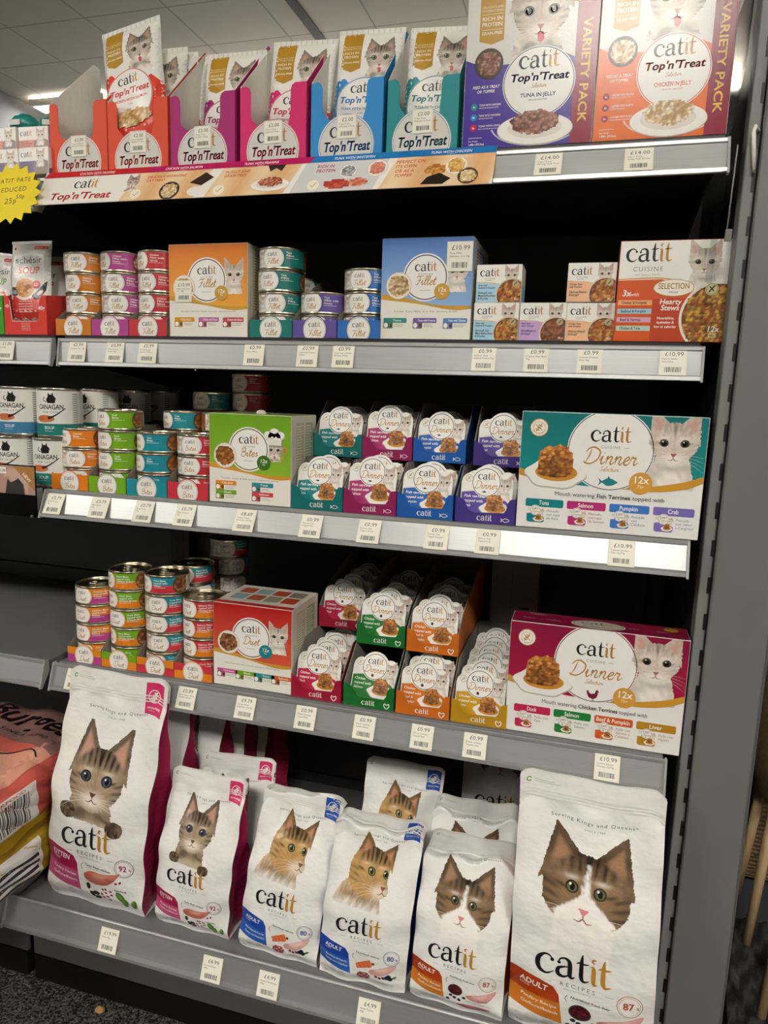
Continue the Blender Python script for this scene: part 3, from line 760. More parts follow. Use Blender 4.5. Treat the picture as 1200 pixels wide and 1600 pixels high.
# right end of the bay: slotted flange, broad grey post, side panel
t = thing('end_post', 'broad grey steel end post at the right of the shelves', 'shelf post', (.57, .0, FLOOR+.005))
MB().box(-.036, .037, -.004, .035, 0, 2.0, '6a6c6c', b=.002).build('cover', 'powder_steel', t)
fl = MB().box(-.051, -.0375, .003, .035, 0, 2.0, '757777', b=.0012)
m = fl
for k in range(40): m.box(-.0415, -.0378, .0022, .003, .02+k*.05, .042+k*.05, '050505')
m.build('flange', 'powder_steel', t)
MB().box(.0375, .041, .002, .03, 0, 2.0, '5c5e5e', b=.001).build('edge_strip', 'powder_steel', t)
tag(MB().box(.521, .531, .037, .42, FLOOR+.006, 2.18, '242526', b=.001).build('side_panel', 'dark_steel'), 'dark grey side panel closing the right end of the shelves', 'side panel')
m = MB(); m.prism([(.03, 1.60), (.34, 1.60), (.34, 1.93), (-.035, 1.76), (-.02, 1.66)][::1], 'x', .5035, .506, 'ffffff')
tag(m.build('shelf_divider', 'clear_acrylic'), 'clear acrylic divider beside the orange variety box at the shelf end', 'divider')
m = MB(); m.prism([(.04, 1.36), (.36, 1.36), (.36, 1.52), (.04, 1.52)], 'x', .5145, .517, 'ffffff')
tag(m.build('shelf_divider', 'clear_acrylic'), 'clear acrylic divider beside the orange selection box', 'divider')
m = MB(); m.prism([(.4915, 1.5335), (.4965, 1.534), (.4925, 1.405), (.4845, 1.408)], 'y', -.022, -.0205, 'dfe2e0')
tag(m.build('plastic_strip', 'clear_acrylic'), 'clear plastic strip hanging from the top shelf over the orange selection box', 'strip')
t = thing('shelf_clip', 'thin clear rod with a pale clip hanging at the right end of the top shelf', 'clip', (.506, -.012, 1.47))
MB().tube([(.001, .0, .095), (.0, .0, .05), (-.001, .0, .0)], .0009, '8b8e8a').build('rod', 'plastic', t)
MB().box(-.003, .005, -.002, .002, -.014, 0, '6d6f63', b=.0006).build('clip', 'plastic', t)
t = thing('shelf_hook', 'small white plastic hook on the grey post beside the top shelf', 'hook', (.526, -.004, 1.55))
MB().tube([(.004, .004, .033), (-.001, -.002, .036), (-.003, -.004, .030), (-.001, -.003, .015), (.002, -.002, -.012)], [.0022, .0026, .0026, .0026, .002], 'e6e6dc').build('hook', 'plastic', t)
# ================================================================ price tickets
def ticket(price, lines, where, loc, tilt=0., w=.034, h=.036, name='price_ticket', col='e9e4d0', group='price tickets on the shelf rails', faint=False):
    A = Art(); a = INK
    A.rrect(-w/2+.0012, .0012, w/2-.0012, h-.0012, .001, 'efebdc', 1)
    A.text(price, .0012, h*.72, h*.15, '3a3836', 'C', 0, 1.05, .04, L=2)
    for i, s in enumerate(lines): A.text(s, -w*.40, h*(.585-.105*i), h*.062, '4a4844', 'L', 0, 1, .03, L=2, fit=min(w*.8, .0016*len(s)))
    barcode(A, -w*.30, h*.12, w*.62, h*.19, lin('2c2a29'), 19, 2, seed=len(price)+int(loc[0]*1000))
    m = MB().box(-w/2, w/2, -.0004, 0, 0, h, col); m.art(A, lambda u, v, o: (u, -.0004-o, v), 0, dl=.00006)
    o = m.build(name, 'paper', None, loc, (-tilt, 0, 0))
    return tag(o, 'cream price ticket reading %s %s' % (price, where), 'price ticket', group)
def rail_ticket(k, x, price, lines, where):
    yf, zt, zd = LV[k]; h, d = (.044, RD[k]) if k != 5 else (.05, .016); a = math.atan2(d*.98, h-.0115)
    return ticket(price, lines, where, (x, yf-d-.0016-.0006+.0012*math.sin(a), zt-h+.0068), a)
C9 = ['Cuisine 70g']
for x, p, ls, wh in ((.288, '£14.00', ['Top n Treat', 'Variety Pack Tuna'], 'below the purple variety box'), (.397, '£14.00', ['Top n Treat', 'Variety Pack Chicken'], 'below the orange variety box')): rail_ticket(1, x, p, ls, wh)
for x, p, ls, wh in ((-.462, '£0.99', ['Chicken Fillet 70g'], 'below the orange tin tray on the second shelf'), (-.389, '£0.99', ['Chicken with', 'Prawns 70g'], 'below the pink tin tray'),
    (-.328, '£0.99', ['Chicken with', 'Salmon Fillet'], 'below the red tin tray beside the orange box'), (-.140, '£0.99', ['Tuna Fillet'], 'below the teal tin tray on the second shelf'), (-.052, '£0.99', ['Tuna with Prawns', 'Fillet'], 'below the purple tin tray'),
    (.005, '£0.99', ['Tuna with Chicken', 'Breast Fillet'], 'below the blue tin tray'), (.214, '£0.99', ['Cuisine Stew', 'Seafood Pumpkin 95g'], 'below the two blue stew boxes'), (.286, '£0.99', ['Cuisine Stew Beef', '95g'], 'below the mauve stew box'),
    (.357, '£0.99', ['Cuisine Chicken', 'Stew 95g'], 'below the two peach stew boxes'), (.462, '£10.99', ['Hearty Stews', 'Selection'], 'below the orange selection box')): rail_ticket(2, x, p, ls, wh)
for x, p, ls, wh in ((-.476, '£0.79', ['Bites Chicken', '75g'], 'below the orange bites tray'), (-.389, '£0.79', ['Bites Duck', '75g'], 'below the green bites tray'), (-.306, '£0.79', ['Bites Tuna', '75g'], 'below the teal bites tray'),
    (-.232, '£0.79', ['Bites Salmon', '75g'], 'below the red bites tray'), (-.129, '£8.69', ['Cuisine Bites', 'Selection 12x75g'], 'below the green box'), (-.021, '£0.99', ['Dinner Fish', 'Topped Tuna'], 'below the teal dinner tray'),
    (.069, '£0.99', ['Dinner Fish', 'Topped Salmon'], 'below the magenta dinner tray'), (.169, '£0.99', ['Dinner Fish', 'Topped Pumpkin'], 'below the blue dinner tray'), (.241, '£0.99', ['Dinner Fish', 'Topped Crab'], 'below the violet dinner tray'),
    (.417, '£10.99', ['Cuisine Dinner', 'Fish 12x75g'], 'below the wide teal dinner box')): rail_ticket(3, x, p, ls, wh)
for x, p, ls, wh in ((-.452, '£0.89', ['Duet Chicken'], 'behind the left corner of the largest kitten bag'), (-.378, '£0.89', ['Duet Duck'], 'behind the top edge of the largest kitten bag'), (-.302, '£0.89', ['Duet Tuna'], 'at the right corner of the largest kitten bag'),
    (-.235, '£0.89', ['Duet Salmon Bites', 'Chicken Breast'], 'below the red and orange duet tray'), (-.129, '£9.79', ['Cuisine Duet', 'Selection 12x75g'], 'below the red duet box'), (-.026, '£0.99', ['Dinner Chicken', 'Topped Duck'], 'below the crimson duck tray'),
    (.070, '£0.99', ['Dinner Chicken', 'Topped Salmon'], 'below the green salmon tray'), (.160, '£0.99', ['Dinner Chicken', 'Topped Beef'], 'below the orange beef tray'), (.239, '£0.99', ['Dinner Chicken', 'Topped Liver'], 'below the yellow liver tray'),
    (.423, '£10.99', ['Cuisine Dinner', 'Chicken 12x75g'], 'below the wide crimson dinner box')): rail_ticket(4, x, p, ls, wh)
for x, p, ls, wh in ((-.325, '£19.99', ['Kitten 2kg'], 'below the largest kitten bag'), (-.137, '£4.99', ['Kitten Recipe', '400g'], 'below the small pink kitten bag'), (-.041, '£4.99', ['Adult Fish Recipe', '400g'], 'below the left blue adult bag'),
    (.119, '£4.99', ['Adult Poultry', '400g'], 'below the gap between blue and orange adult bags')): rail_ticket(5, x, p, ls, wh)
yq, zq, _ = LV[2]
ticket('£1.00', ['Soup 40g'], 'below the red soup tray in the left bay', (-.606, yq-.0105, zq-.037), .24)

# ================================================================ tins
TR, TH = .0362, .0333
MEAT2 = ('8a5a3a', '6e4128', 'a87448', '5c3422', 'b98a5e')
PALE = ('d9bf95', 'c9a878', 'e6d3b0', 'b48f60', '9a6f48')
ORD = ['topmost', 'second from top', 'third from top', 'fourth from top', 'fifth from top', 'sixth from top']
TINS = {}
def tin_proto(key, top, bot, word, lines, pal, ringc):
    t = thing('cat_food_tin', 'tin', 'tin', (0, 0, 0))
    R = TR; m = MB()
    m.lathe([(0, .0008), (R*.88, .0008), (R*.92, 0), (R*1.0, .0006), (R*1.012, .0016), (R, .0030), (R*.997, .0034), (R*.997, TH-.0036), (R, TH-.003), (R*1.014, TH-.0016), (R*1.008, TH-.0003), (R*.97, TH), (R*.955, TH-.0006), (R*.95, TH-.0030)], 'cfc6b0', n=40)
    m.build('tin_body', 'tin_metal', t)
    P = math.pi*R; lab = Art(clip=(-P, .0036, P, TH-.0038)); v0, v1 = .0036, TH-.0038; vc = (v0+v1)/2
    if bot:
        lab.rect(-P, v0, P, vc, bot, 0); lab.rect(-P, vc, P, v1, top, 0); lab.stroke([(-P, vc+.001), (-P/2, vc-.001), (0, vc+.001), (P/2, vc-.001), (P, vc+.001)], .0012, mix(hx(top), hx(bot), .5), 12, L=1)
    else: lab.rect(-P, v0, P, v1, top, 0)
    for k in (-1, 0):
        o = k*P
        lab.push(o, 0); lab.L = 1
        lab.poly([(.0, v0), (.025, v0), (.025, v1), (.0, v1)], WHITE, 1)
        cat(lab, 'silver', .0075, vc+.001, .0085, 13, L=2, whisk=False)
        lab.ellipse(.030, vc, .0182, .0172, hx(ringc), 40, L=6); lab.ellipse(.0296, vc, .0175, .0165, lin('f1eee7'), 40, L=7)
        lab.ring(.0296, vc, .0163, .0166, hx(ringc), 40, L=8, ky=.94)
        logo(lab, .0290, vc+.0028, .0043, 8, n=3); script(lab, word, .0285, vc-.0085, .0078, GOLD, .10, 8, 3)
        for i, s in enumerate(lines): lab.text(s, .0505, v1-.0062-.0042*i, .0028, WHITE, 'L', 1, L=2, fit=min(.0285, .0021*len(s)))
        greek(lab, .0505, v1-.0062-.0040*len(lines)+.0012, .027, .0013, 1, WHITE, 2, seed=4)
        lab.ellipse(.0985, vc, .0165, .0165, mix(hx(ringc), INK, .35), 30, L=2); lab.ellipse(.0985, vc, .0156, .0156, lin('5a3a26'), 30, L=3)
        chunks(lab, .0985, vc, .0140, .0140, pal, .0042, 12, 5, 4)
        lab.rect(.1085, v0, .1137, v1, lin('e9e5dc'), 5); barcode(lab, .1090, v0+.004, .013, .0042, INK, 12, 6, 6, vertical=True)
        lab.pop()
    m = MB(); m.art(lab, lambda u, v, o: ((R+.0002+o)*math.sin(u/R), -(R+.0002+o)*math.cos(u/R), v), 0, step=.0042, dl=.00005, smooth=False)
    m.build('label', 'tin_label', t)
    m = MB(); m.lathe([(0, TH-.0030), (R*.55, TH-.0030), (R*.60, TH-.0026), (R*.84, TH-.0026), (R*.88, TH-.0032), (R*.95, TH-.0030)], 'c6bb9d', n=32); m.build('lid', 'tin_metal', t)
    m = MB(); m.tube([(.004*math.cos(a)*1.6, -.006+.0075*math.sin(a), TH-.0012) for a in (2*math.pi*i/14 for i in range(15))], .0011, 'd5cdb8', n=6)
    m.box(-.0035, .0035, .002, .014, TH-.0022, TH-.0010, 'd5cdb8', b=.0004); m.build('pull_tab', 'tin_metal', t)
    return t
def tin(key, label, loc, yaw, group):
    if key not in TINS:
        TINS[key] = tin_proto(key, *TINSPEC[key]); o = TINS[key]; o['label'] = label; o['group'] = group; o.location = loc; o.rotation_euler = (0, 0, yaw)
        return o
    return dup(TINS[key], label, loc, (0, 0, yaw), group)
TINSPEC = {
 'f_or': ('c9791f', None, 'Fillet', ['Chicken', 'Fillet'], PALE, 'c9502a'), 'f_pk': ('b0458b', None, 'Fillet', ['Chicken', 'Fillet with', 'Prawns'], PALE, '9a3778'),
 'f_rd': ('c23440', None, 'Fillet', ['Chicken', 'Fillet with', 'Salmon'], PALE, 'a82935'), 'f_tl': ('17756d', None, 'Fillet', ['Tuna', 'Fillet'], MEAT2, '10544f'),
 'f_pu': ('63509a', None, 'Fillet', ['Tuna', 'Fillet with', 'Prawns'], MEAT2, '2c2650'), 'f_bl': ('2f6db6', None, 'Fillet', ['Tuna', 'Fillet with', 'Chicken Breast'], MEAT2, '17305e'),
 'b_or': ('e07f1c', None, 'Bites', ['Chicken', 'Bites'], MEAT, 'c9622a'), 'b_gr': ('74ab1b', None, 'Bites', ['Duck', 'Bites'], MEAT, '4d7d16'),
 'b_tl': ('1d8b98', None, 'Bites', ['Tuna', 'Bites'], MEAT, '135e68'), 'b_rd': ('cb3342', None, 'Bites', ['Salmon', 'Bites'], MEAT, 'a02531'),
 'd_or': ('df861d', 'b1408a', 'Duet', ['Chicken Bites', 'topped with', 'Prawns'], MEAT2, 'd08a2c'), 'd_gr': ('6fa61c', 'dd7f1d', 'Duet', ['Duck Bites', 'topped with', 'Chicken Breast'], MEAT2, 'd08a2c'),
 'd_tl': ('1d8b98', 'c83442', 'Duet', ['Tuna Bites', 'topped with', 'Salmon'], MEAT2, '8c5a2c'), 'd_rd': ('c83442', 'dd7f1d', 'Duet', ['Salmon Bites', 'topped with', 'Chicken Breast'], MEAT2, 'd08a2c')}
def tin_tray(x0, x1, yf, z, cols, word, ringc, label, D=.225, fh=.0265, step2=True, group='printed tin trays at the shelf front'):
    W = x1-x0-.0008; t = thing('tin_tray', label, 'tray', ((x0+x1)/2, yf, z), group=group); card = '7c7468'
    m = MB(); m.box(-W/2, W/2, .0, D, .0002, .0010, card)
    prof = [(0, .0), (D, .0), (D, .105), (.13, .105), (.085, .086), (.0, fh)]
    m.prism(prof, 'x', -W/2, -W/2+.0008, card); m.prism(prof, 'x', W/2-.0008, W/2, card); m.box(-W/2, W/2, D-.0008, D, 0, .105, card)
    m.build('tray_body', 'raw_card', t)
    r, cy = .0205, .0125; P = [(-W/2, 0), (W/2, 0), (W/2, fh)]; a0 = math.asin((fh-cy)/r)
    for k in range(11):
        a = a0+(math.pi-2*a0)*k/10; P.append((r*math.cos(a)*.96, cy+r*math.sin(a)))
    P.append((-W/2, fh))
    m = MB(); m.prism(P, 'y', -.0009, 0, cols[0])
    A = Art(clip=(-W/2, 0, W/2, .05))
    if len(cols) > 1: A.rect(-W/2, 0, W/2, fh*.52, cols[1], 1)
    A.ellipse(0, cy, r*.955, r*.985, ringc, 40, L=2); A.ellipse(0, cy, r*.91, r*.94, 'f1eee7', 40, L=3); A.ring(0, cy, r*.85, r*.875, ringc, 40, L=4)
    logo(A, 0, cy+.0042, .0052, 4, n=3); A.rect(-.004, cy+.0014, .004, cy+.0018, MID, 4); script(A, word, 0, cy-.0092, .0085, GOLD, .10, 4, 3)
    m.art(A, lambda u, v, o: (u, -.0009-o, v)); m.build('front_panel', 'coated_card', t)
    return t
def stack(key, x, y, z, n, cname, yaws=None, jit=.0009, rr=random.Random(5)):
    for i in range(n):
        pos = ORD[n-1-i] if i else 'lowest'
        tin(key, '%s tin, %s in %s' % (cname[0], pos, cname[1]), (x+rr.uniform(-jit, jit), y+rr.uniform(-jit, jit), z+.0012+i*(TH+.0002)), (yaws[i] if yaws else rr.uniform(-.5, .5)), cname[2])
def VA(x): return math.atan2(.365-x, 1.06)-1.28          # turns the printed circle a little left of where one stands
# second shelf, fillet tins
z2 = 1.3412; G = 'fillet tins on the second shelf'
yt = .0475
F = [(-.519, -.4485, 'f_or', ['c9791f'], 'c9502a', 'plain orange', 4, [.02, -.08, -.38, -.03]), (-.4475, -.376, 'f_pk', ['b0458b'], '9a3778', 'pink', 4, [.05, .12, .0, -.62]),
     (-.375, -.3045, 'f_rd', ['c23440'], 'a82935', 'plain red', 4, [.1, -.33, -.25, -.62]), (-.1575, -.0855, 'f_tl', ['17756d'], '10544f', 'dark teal', 4, [.25, .15, -.15, .02]),
     (-.0845, -.0130, 'f_pu', ['63509a'], '2c2650', 'purple', 2, [.1, -.15]), (-.0120, .0550, 'f_bl', ['2f6db6'], '17305e', 'blue', 3, [.12, .05, .1])]
for x0, x1, key, cols, rc, cn, n, yw in F:
    tin_tray(x0, x1, yt, z2, cols, 'Fillet', rc, '%s card tray of fillet tins on the second shelf' % cn, fh=.0265)
    xm = (x0+x1)/2
    # the printed circle sits about 52 degrees left of the tin front at yaw 0
    stack(key, xm, yt+.040, z2+.0012, n, ('%s fillet' % cn, 'front stack of the %s tray' % cn, G), [VA(xm)+q for q in yw])
stack('f_tl', -.1215, yt+.117, z2+.0012, 3, ('dark teal fillet', 'the rear stack of its tray', G))
# third shelf, bites tins
z3 = 1.0848; G = 'bites tins on the third shelf'; yt = .0015
F = [(-.501, -.4285, 'b_or', ['e07f1c'], 'c9622a', 'orange', 3, [.1, .0, -.62]), (-.4275, -.3555, 'b_gr', ['74ab1b'], '4d7d16', 'bright green', 4, [.1, -.4, -.42, -.5]),
     (-.3545, -.2795, 'b_tl', ['1d8b98'], '135e68', 'turquoise', 3, [-.4, -.7, -.72]), (-.2785, -.2055, 'b_rd', ['cb3342'], 'a02531', 'red', 3, [.0, -.05, .05])]
for x0, x1, key, cols, rc, cn, n, yw in F:
    tin_tray(x0, x1, yt, z3, cols, 'Bites', rc, '%s card tray of bites tins on the third shelf' % cn)
    stack(key, (x0+x1)/2, yt+.040, z3+.0012, n, ('%s bites' % cn, 'the front stack of its tray', G), [VA((x0+x1)/2)+q for q in yw])
stack('b_tl', -.317, yt+.117, z3+.0012, 4, ('turquoise bites', 'the second stack of its tray', G), [.2, .2, .2, -1.35])
stack('b_rd', -.242, yt+.117, z3+.0012, 4, ('red bites', 'the second stack of its tray', G), [.2, .2, .2, -.3])
stack('b_tl', -.305, yt+.194, z3+.0012, 5, ('turquoise bites', 'the rear stack of its tray', G), [.2, .2, .2, .2, -.95])
stack('b_rd', -.226, yt+.196, z3+.0012, 6, ('red bites', 'the tall rear stack of its tray', G), [.2, .2, .2, .2, -1.1, -1.1])
# fourth shelf, duet tins
z4 = .7822; G = 'duet tins on the fourth shelf'; yt = .0015
F = [(-.483, -.4145, 'd_or', ['df861d', 'b1408a'], 'd08a2c', 'orange and pink', 4, [-.3, -.42, -.38, -.3]), (-.4140, -.3440, 'd_gr', ['6fa61c', 'dd7f1d'], 'd08a2c', 'green and orange', 5, [-.8, -.85, -.35, -.7, -.8]),
     (-.3435, -.2720, 'd_tl', ['1d8b98', 'c83442', ], '8c5a2c', 'teal and red', 5, [-.1, -.02, -.05, -.02, -.75]), (-.2715, -.2000, 'd_rd', ['c83442', 'dd7f1d'], 'd08a2c', 'red and orange', 4, [-.5, -.45, -.5, -.42])]
for x0, x1, key, cols, rc, cn, n, yw in F:
    fc = ['c9772a', 'cf6a2a'] if cn == 'teal and red' else cols
    tin_tray(x0, x1, yt, z4, cols if cn != 'teal and red' else ['dd7f1d', 'c83442'], 'Duet', rc, '%s card tray of duet tins on the fourth shelf' % cn, fh=.0265)
    stack(key, (x0+x1)/2, yt+.040, z4+.0012, n, ('%s duet' % cn, 'the front stack of its tray', G), [VA((x0+x1)/2)+q for q in yw])
stack('d_tl', -.303, yt+.117, z4+.0012, 5, ('teal and red duet', 'the second stack of its tray', G), [.2, .2, .2, .2, -.75])
stack('d_tl', -.276, yt+.197, z4+.0012, 6, ('teal and red duet', 'the tall rear stack of its tray', G), [.2, .2, .2, .2, .1, -.5])
# ================================================================ printed cartons
def carton(name, label, W, H, D, loc, front, right=None, top=None, side='d8d3c8', mat='coated_card', topcol=None, rot=0., group=None, cat_='box', base=None, left=None):
    t = thing(name, label, cat_, loc, (0, 0, rot), group)
    m = MB(); m.box(-W/2, W/2, 0, D, 0, H, base or side, b=.0007)
    m.art(front, FR(W)); 
    if right: m.art(right, RT(W/2))
    if left: m.art(left, LT(-W/2, D))
    if top: m.art(top, TP(W, H))
    m.build('carton', mat, t)
    return t
def flap(t, W, H, D, col, mat='coated_card'):
    # lid panel with its tuck edge and thumb tab standing a little proud of the carton
    m = MB(); m.box(-W/2+.001, W/2-.001, .001, D-.001, H-.0001, H+.0006, col); m.build('lid_flap', mat, t)
    m = MB(); m.prism([(-.009, H), (.009, H), (.0075, H+.004), (.004, H+.0062), (-.004, H+.0062), (-.0075, H+.004)], 'y', D*.40, D*.40+.0006, 'cfc9bb'); m.build('thumb_tab', mat, t)
def icon_tin(A, x, y, w, col, L):
    A.rrect(x, y, x+w, y+w*.62, w*.08, '6b5a44', L); A.rect(x+w*.04, y+w*.07, x+w*.96, y+w*.55, col, L+1); A.ellipse(x+w*.27, y+w*.31, w*.22, w*.26, WHITE, 14, L=L+2); A.ellipse(x+w*.80, y+w*.31, w*.15, w*.2, '5a3a26', 12, L=L+2)
def selection_art(W, H, grad, swoosh, ringc, word, pal, disc, sentence, tabs, chef=False, catx=.83, caty=.66, cats=.115):
    A = Art(clip=(.0007, .0007, W-.0007, H-.0007))
    A.rect(0, 0, W, H, 'ece8df', 1)
    b = .37*H
    N = 24; V = []; F = []; Cc = []
    for i in range(N+1):
        u = i/N; yb = b+H*(.055*math.cos(u*3.4+.2)-.03*(u > 2)); 
        for k in range(5): t = k/4; V.append((u*W, yb+(H-yb)*t)); Cc.append(mix(hx(grad[0]), hx(grad[1]), t))
    for i in range(N):
        for k in range(4): F.append((i*5+k, (i+1)*5+k, (i+1)*5+k+1, i*5+k+1))
    A.add(V, F, Cc, 2)
    A.stroke([(u*W, b+H*.055*math.cos(u*3.4+.2)) for u in (0, .15, .3, .5, .7, .85, 1.)], [H*.05, H*.055, H*.04, H*.02, H*.035, H*.045, H*.03], swoosh, 6, L=3)
    A.L = 3
    cat(A, 'lick' if chef else 'silver', W*catx, H*caty, W*cats, 50, L=4, bot=-1.75 if not chef else -1.3)
    if chef:
        A.push(W*catx, H*caty, W*cats, W*cats)
        for cx, cy, r in ((-.75, 1.75, .55), (0, 2.05, .62), (.75, 1.75, .55), (-.3, 1.6, .5), (.35, 1.6, .5)): A.ellipse(cx, cy, r, r*.85, 'dcd8d0', 20, L=9); A.ellipse(cx-.04, cy+.05, r*.92, r*.78, 'f2efe9', 20, L=10)
        A.poly([(-.85, .62), (.85, .62), (.95, 1.5), (-.95, 1.5)], 'e8e4dc', 11)
        for k in (-.5, -.1, .3): A.stroke([(k, .7), (k+.05, 1.4)], .03, 'c4bfb4', curve=False, L=12)
        A.stroke([(1.0, -1.5), (1.25, -.3)], .16, 'b98a45', curve=False, L=12); A.ellipse(1.3, .05, .28, .42, 'c79a52', 16, L=12); A.ellipse(1.3, .07, .2, .32, 'a97c3a', 16, L=13)
        A.pop()
    medallion(A, W*.49, H*.615, W*.225, word, ringc, L=9, cap=.40, sub=None)
    greek(A, W*.41, H*.487, W*.16, H*.008, 1, MID, 12, al='C')
    bowl(A, W*.20, H*.535, W*.142, pal, L=12, n=22)
    A.ellipse(W*.675, H*.475, W*.083, W*.083, disc, 26, L=15); A.text('12x', W*.675, H*.475, H*.042, WHITE, 'C', 1, L=16); A.text('75g', W*.675, H*.445, H*.017, WHITE, 'C', 1, L=16)
    A.text(sentence, W*.5, H*.272, H*.019, MID, 'C', L=2, fit=W*.70)
    for i, (nm, col, x, y) in enumerate(tabs):
        A.rrect(W*x, H*y, W*(x+.26), H*(y+.05), H*.012, col, 2); A.text(nm, W*(x+.15), H*(y+.016), H*.021, WHITE, 'C', 1, L=3, fit=min(W*.19, .0022*len(nm)+.004))
        icon_tin(A, W*x, H*(y-.055), W*.105, col, 4); greek(A, W*(x+.12), H*(y-.02), W*.12, H*.010, 2, MID, 2, seed=i)
    return A
def nutrition(D, H, cols=('b7a98c', '8fa07f')):
    A = Art(clip=(.0007, .0007, D-.0007, H-.0007)); A.rect(0, 0, D, H, 'c9c4b8', 1)
    for i, c in enumerate(cols):
        A.rect(D*(.18+.38*i), H*.24, D*(.48+.38*i), H*.92, c, 2); greek(A, D*(.20+.38*i), H*.88, D*.26, H*.018, 20, 'e8e2d4', 3, seed=i)
    A.text('Selection', D*.12, H*.30, H*.05, MID, 'L', 0, rot=math.pi/2, L=2)
    return A
def boxtop(W, D, col, seed=1):
    A = Art(clip=(.001, .001, W-.001, D-.001)); A.rect(0, 0, W, D, col, 1)
    return A
W, H = .1395, .1425
a = selection_art(W, H, ('e7a43c', 'd9751a'), 'c99a36', '3b2a1c', 'Fillet', PALE, 'c89a3a', 'Tender Chicken fillets in a rich, savoury broth', [('Chicken', 'd69a1f', .07, .165), ('Chicken with Prawns', 'b8609a', .38, .165), ('Chicken with Salmon', 'c84a50', .69, .165)])
t = carton('selection_box', 'orange and white carton of fillet tins with a cat, on the second shelf', W, H, .10, (-.233, .052, z2), a, nutrition(.10, H), boxtop(W, .10, 'd58a35'), side='c9c4b8'); flap(t, W, H, .10, 'b98a55')
W = .136
a = selection_art(W, H, ('8fb2dd', '4d78bb'), 'c99a36', '2a3a66', 'Fillet', PALE, 'c89a3a', 'Tender Tuna fillets in a rich, savoury broth', [('Tuna', '2b8a78', .04, .165), ('Tuna with Prawns', '77609f', .37, .165), ('Tuna with Chicken', '5a86c4', .70, .165)])
t = carton('selection_box', 'blue and white carton of fillet tins with a cat, on the second shelf', W, H, .135, (.121, .052, z2), a, nutrition(.135, H, ('56667e', '6f7f92')), boxtop(W, .135, '6d8fc0'), side='6d7787'); flap(t, W, H, .135, '6b7fa0')
ticket('£10.99', ['Fillet Selection', '12 x 70g'], 'stuck over the bowl on the orange carton', (-.276, .0511, z2+.054), 0, w=.030, h=.0335, group='price tickets stuck on boxes')
ticket('£10.99', ['Tuna Fillet', 'Selection 12 x 70g'], 'stuck over the cat on the blue carton', (.1685, .0511, z2+.095), 0, w=.037, h=.041, group='price tickets stuck on boxes')
W, H = .1385, .1385
a = selection_art(W, H, ('86b32a', '6ca01c'), 'd3922c', '3a4a1e', 'Bites', MEAT, '3d6b1f', 'Tender meat & fish cuts in delicious gravy', [('Chicken', 'dd8a22', .08, .20), ('Tuna', '258f95', .53, .20), ('Duck', '74a823', .08, .095), ('Salmon', 'd0404a', .53, .095)], chef=True, catx=.80, caty=.615, cats=.095)
t = carton('selection_box', 'bright green and white carton with a cat in a chef hat, on the third shelf', W, H, .10, (-.1345, .002, z3), a, nutrition(.10, H), boxtop(W, .10, '7fa542'), side='c9c4b8'); flap(t, W, H, .10, '8a9a5a')
W, H = .138, .1395
a = selection_art(W, H, ('d3573c', 'b01a1c'), 'c99a36', '4a1a14', 'Duet', MEAT2, '1f7f86', 'Meat & fish cuts with premium toppings in delicious gravy', [('Chicken', 'c4509a', .05, .155), ('Duck', '74a823', .29, .155), ('Tuna', '258f95', .53, .155), ('Salmon', 'd0622a', .75, .155)])
top = Art(clip=(.001, .001, W-.001, .108)); top.rect(0, 0, W, .11, 'cdc8bd', 1); top.rect(0, 0, W, .014, 'b52a20', 2)
for i, c in enumerate(('7f9a9a', 'a8563a', '8f8a78', 'b5442e')): top.rrect(.012+.03*i, .03, .038+.03*i, .06, .003, c, 2); top.rrect(.012+.03*i, .066, .038+.03*i, .095, .003, ('a8563a', '8aa0a0', 'b0482e', '7d7a6a')[i], 2)
greek(top, .012, .024, .11, .002, 2, MID, 3)
t = carton('selection_box', 'red and white carton of duet tins with a cat, on the fourth shelf', W, H, .11, (-.1295, .002, z4), a, nutrition(.11, H), top, side='c3beb2')

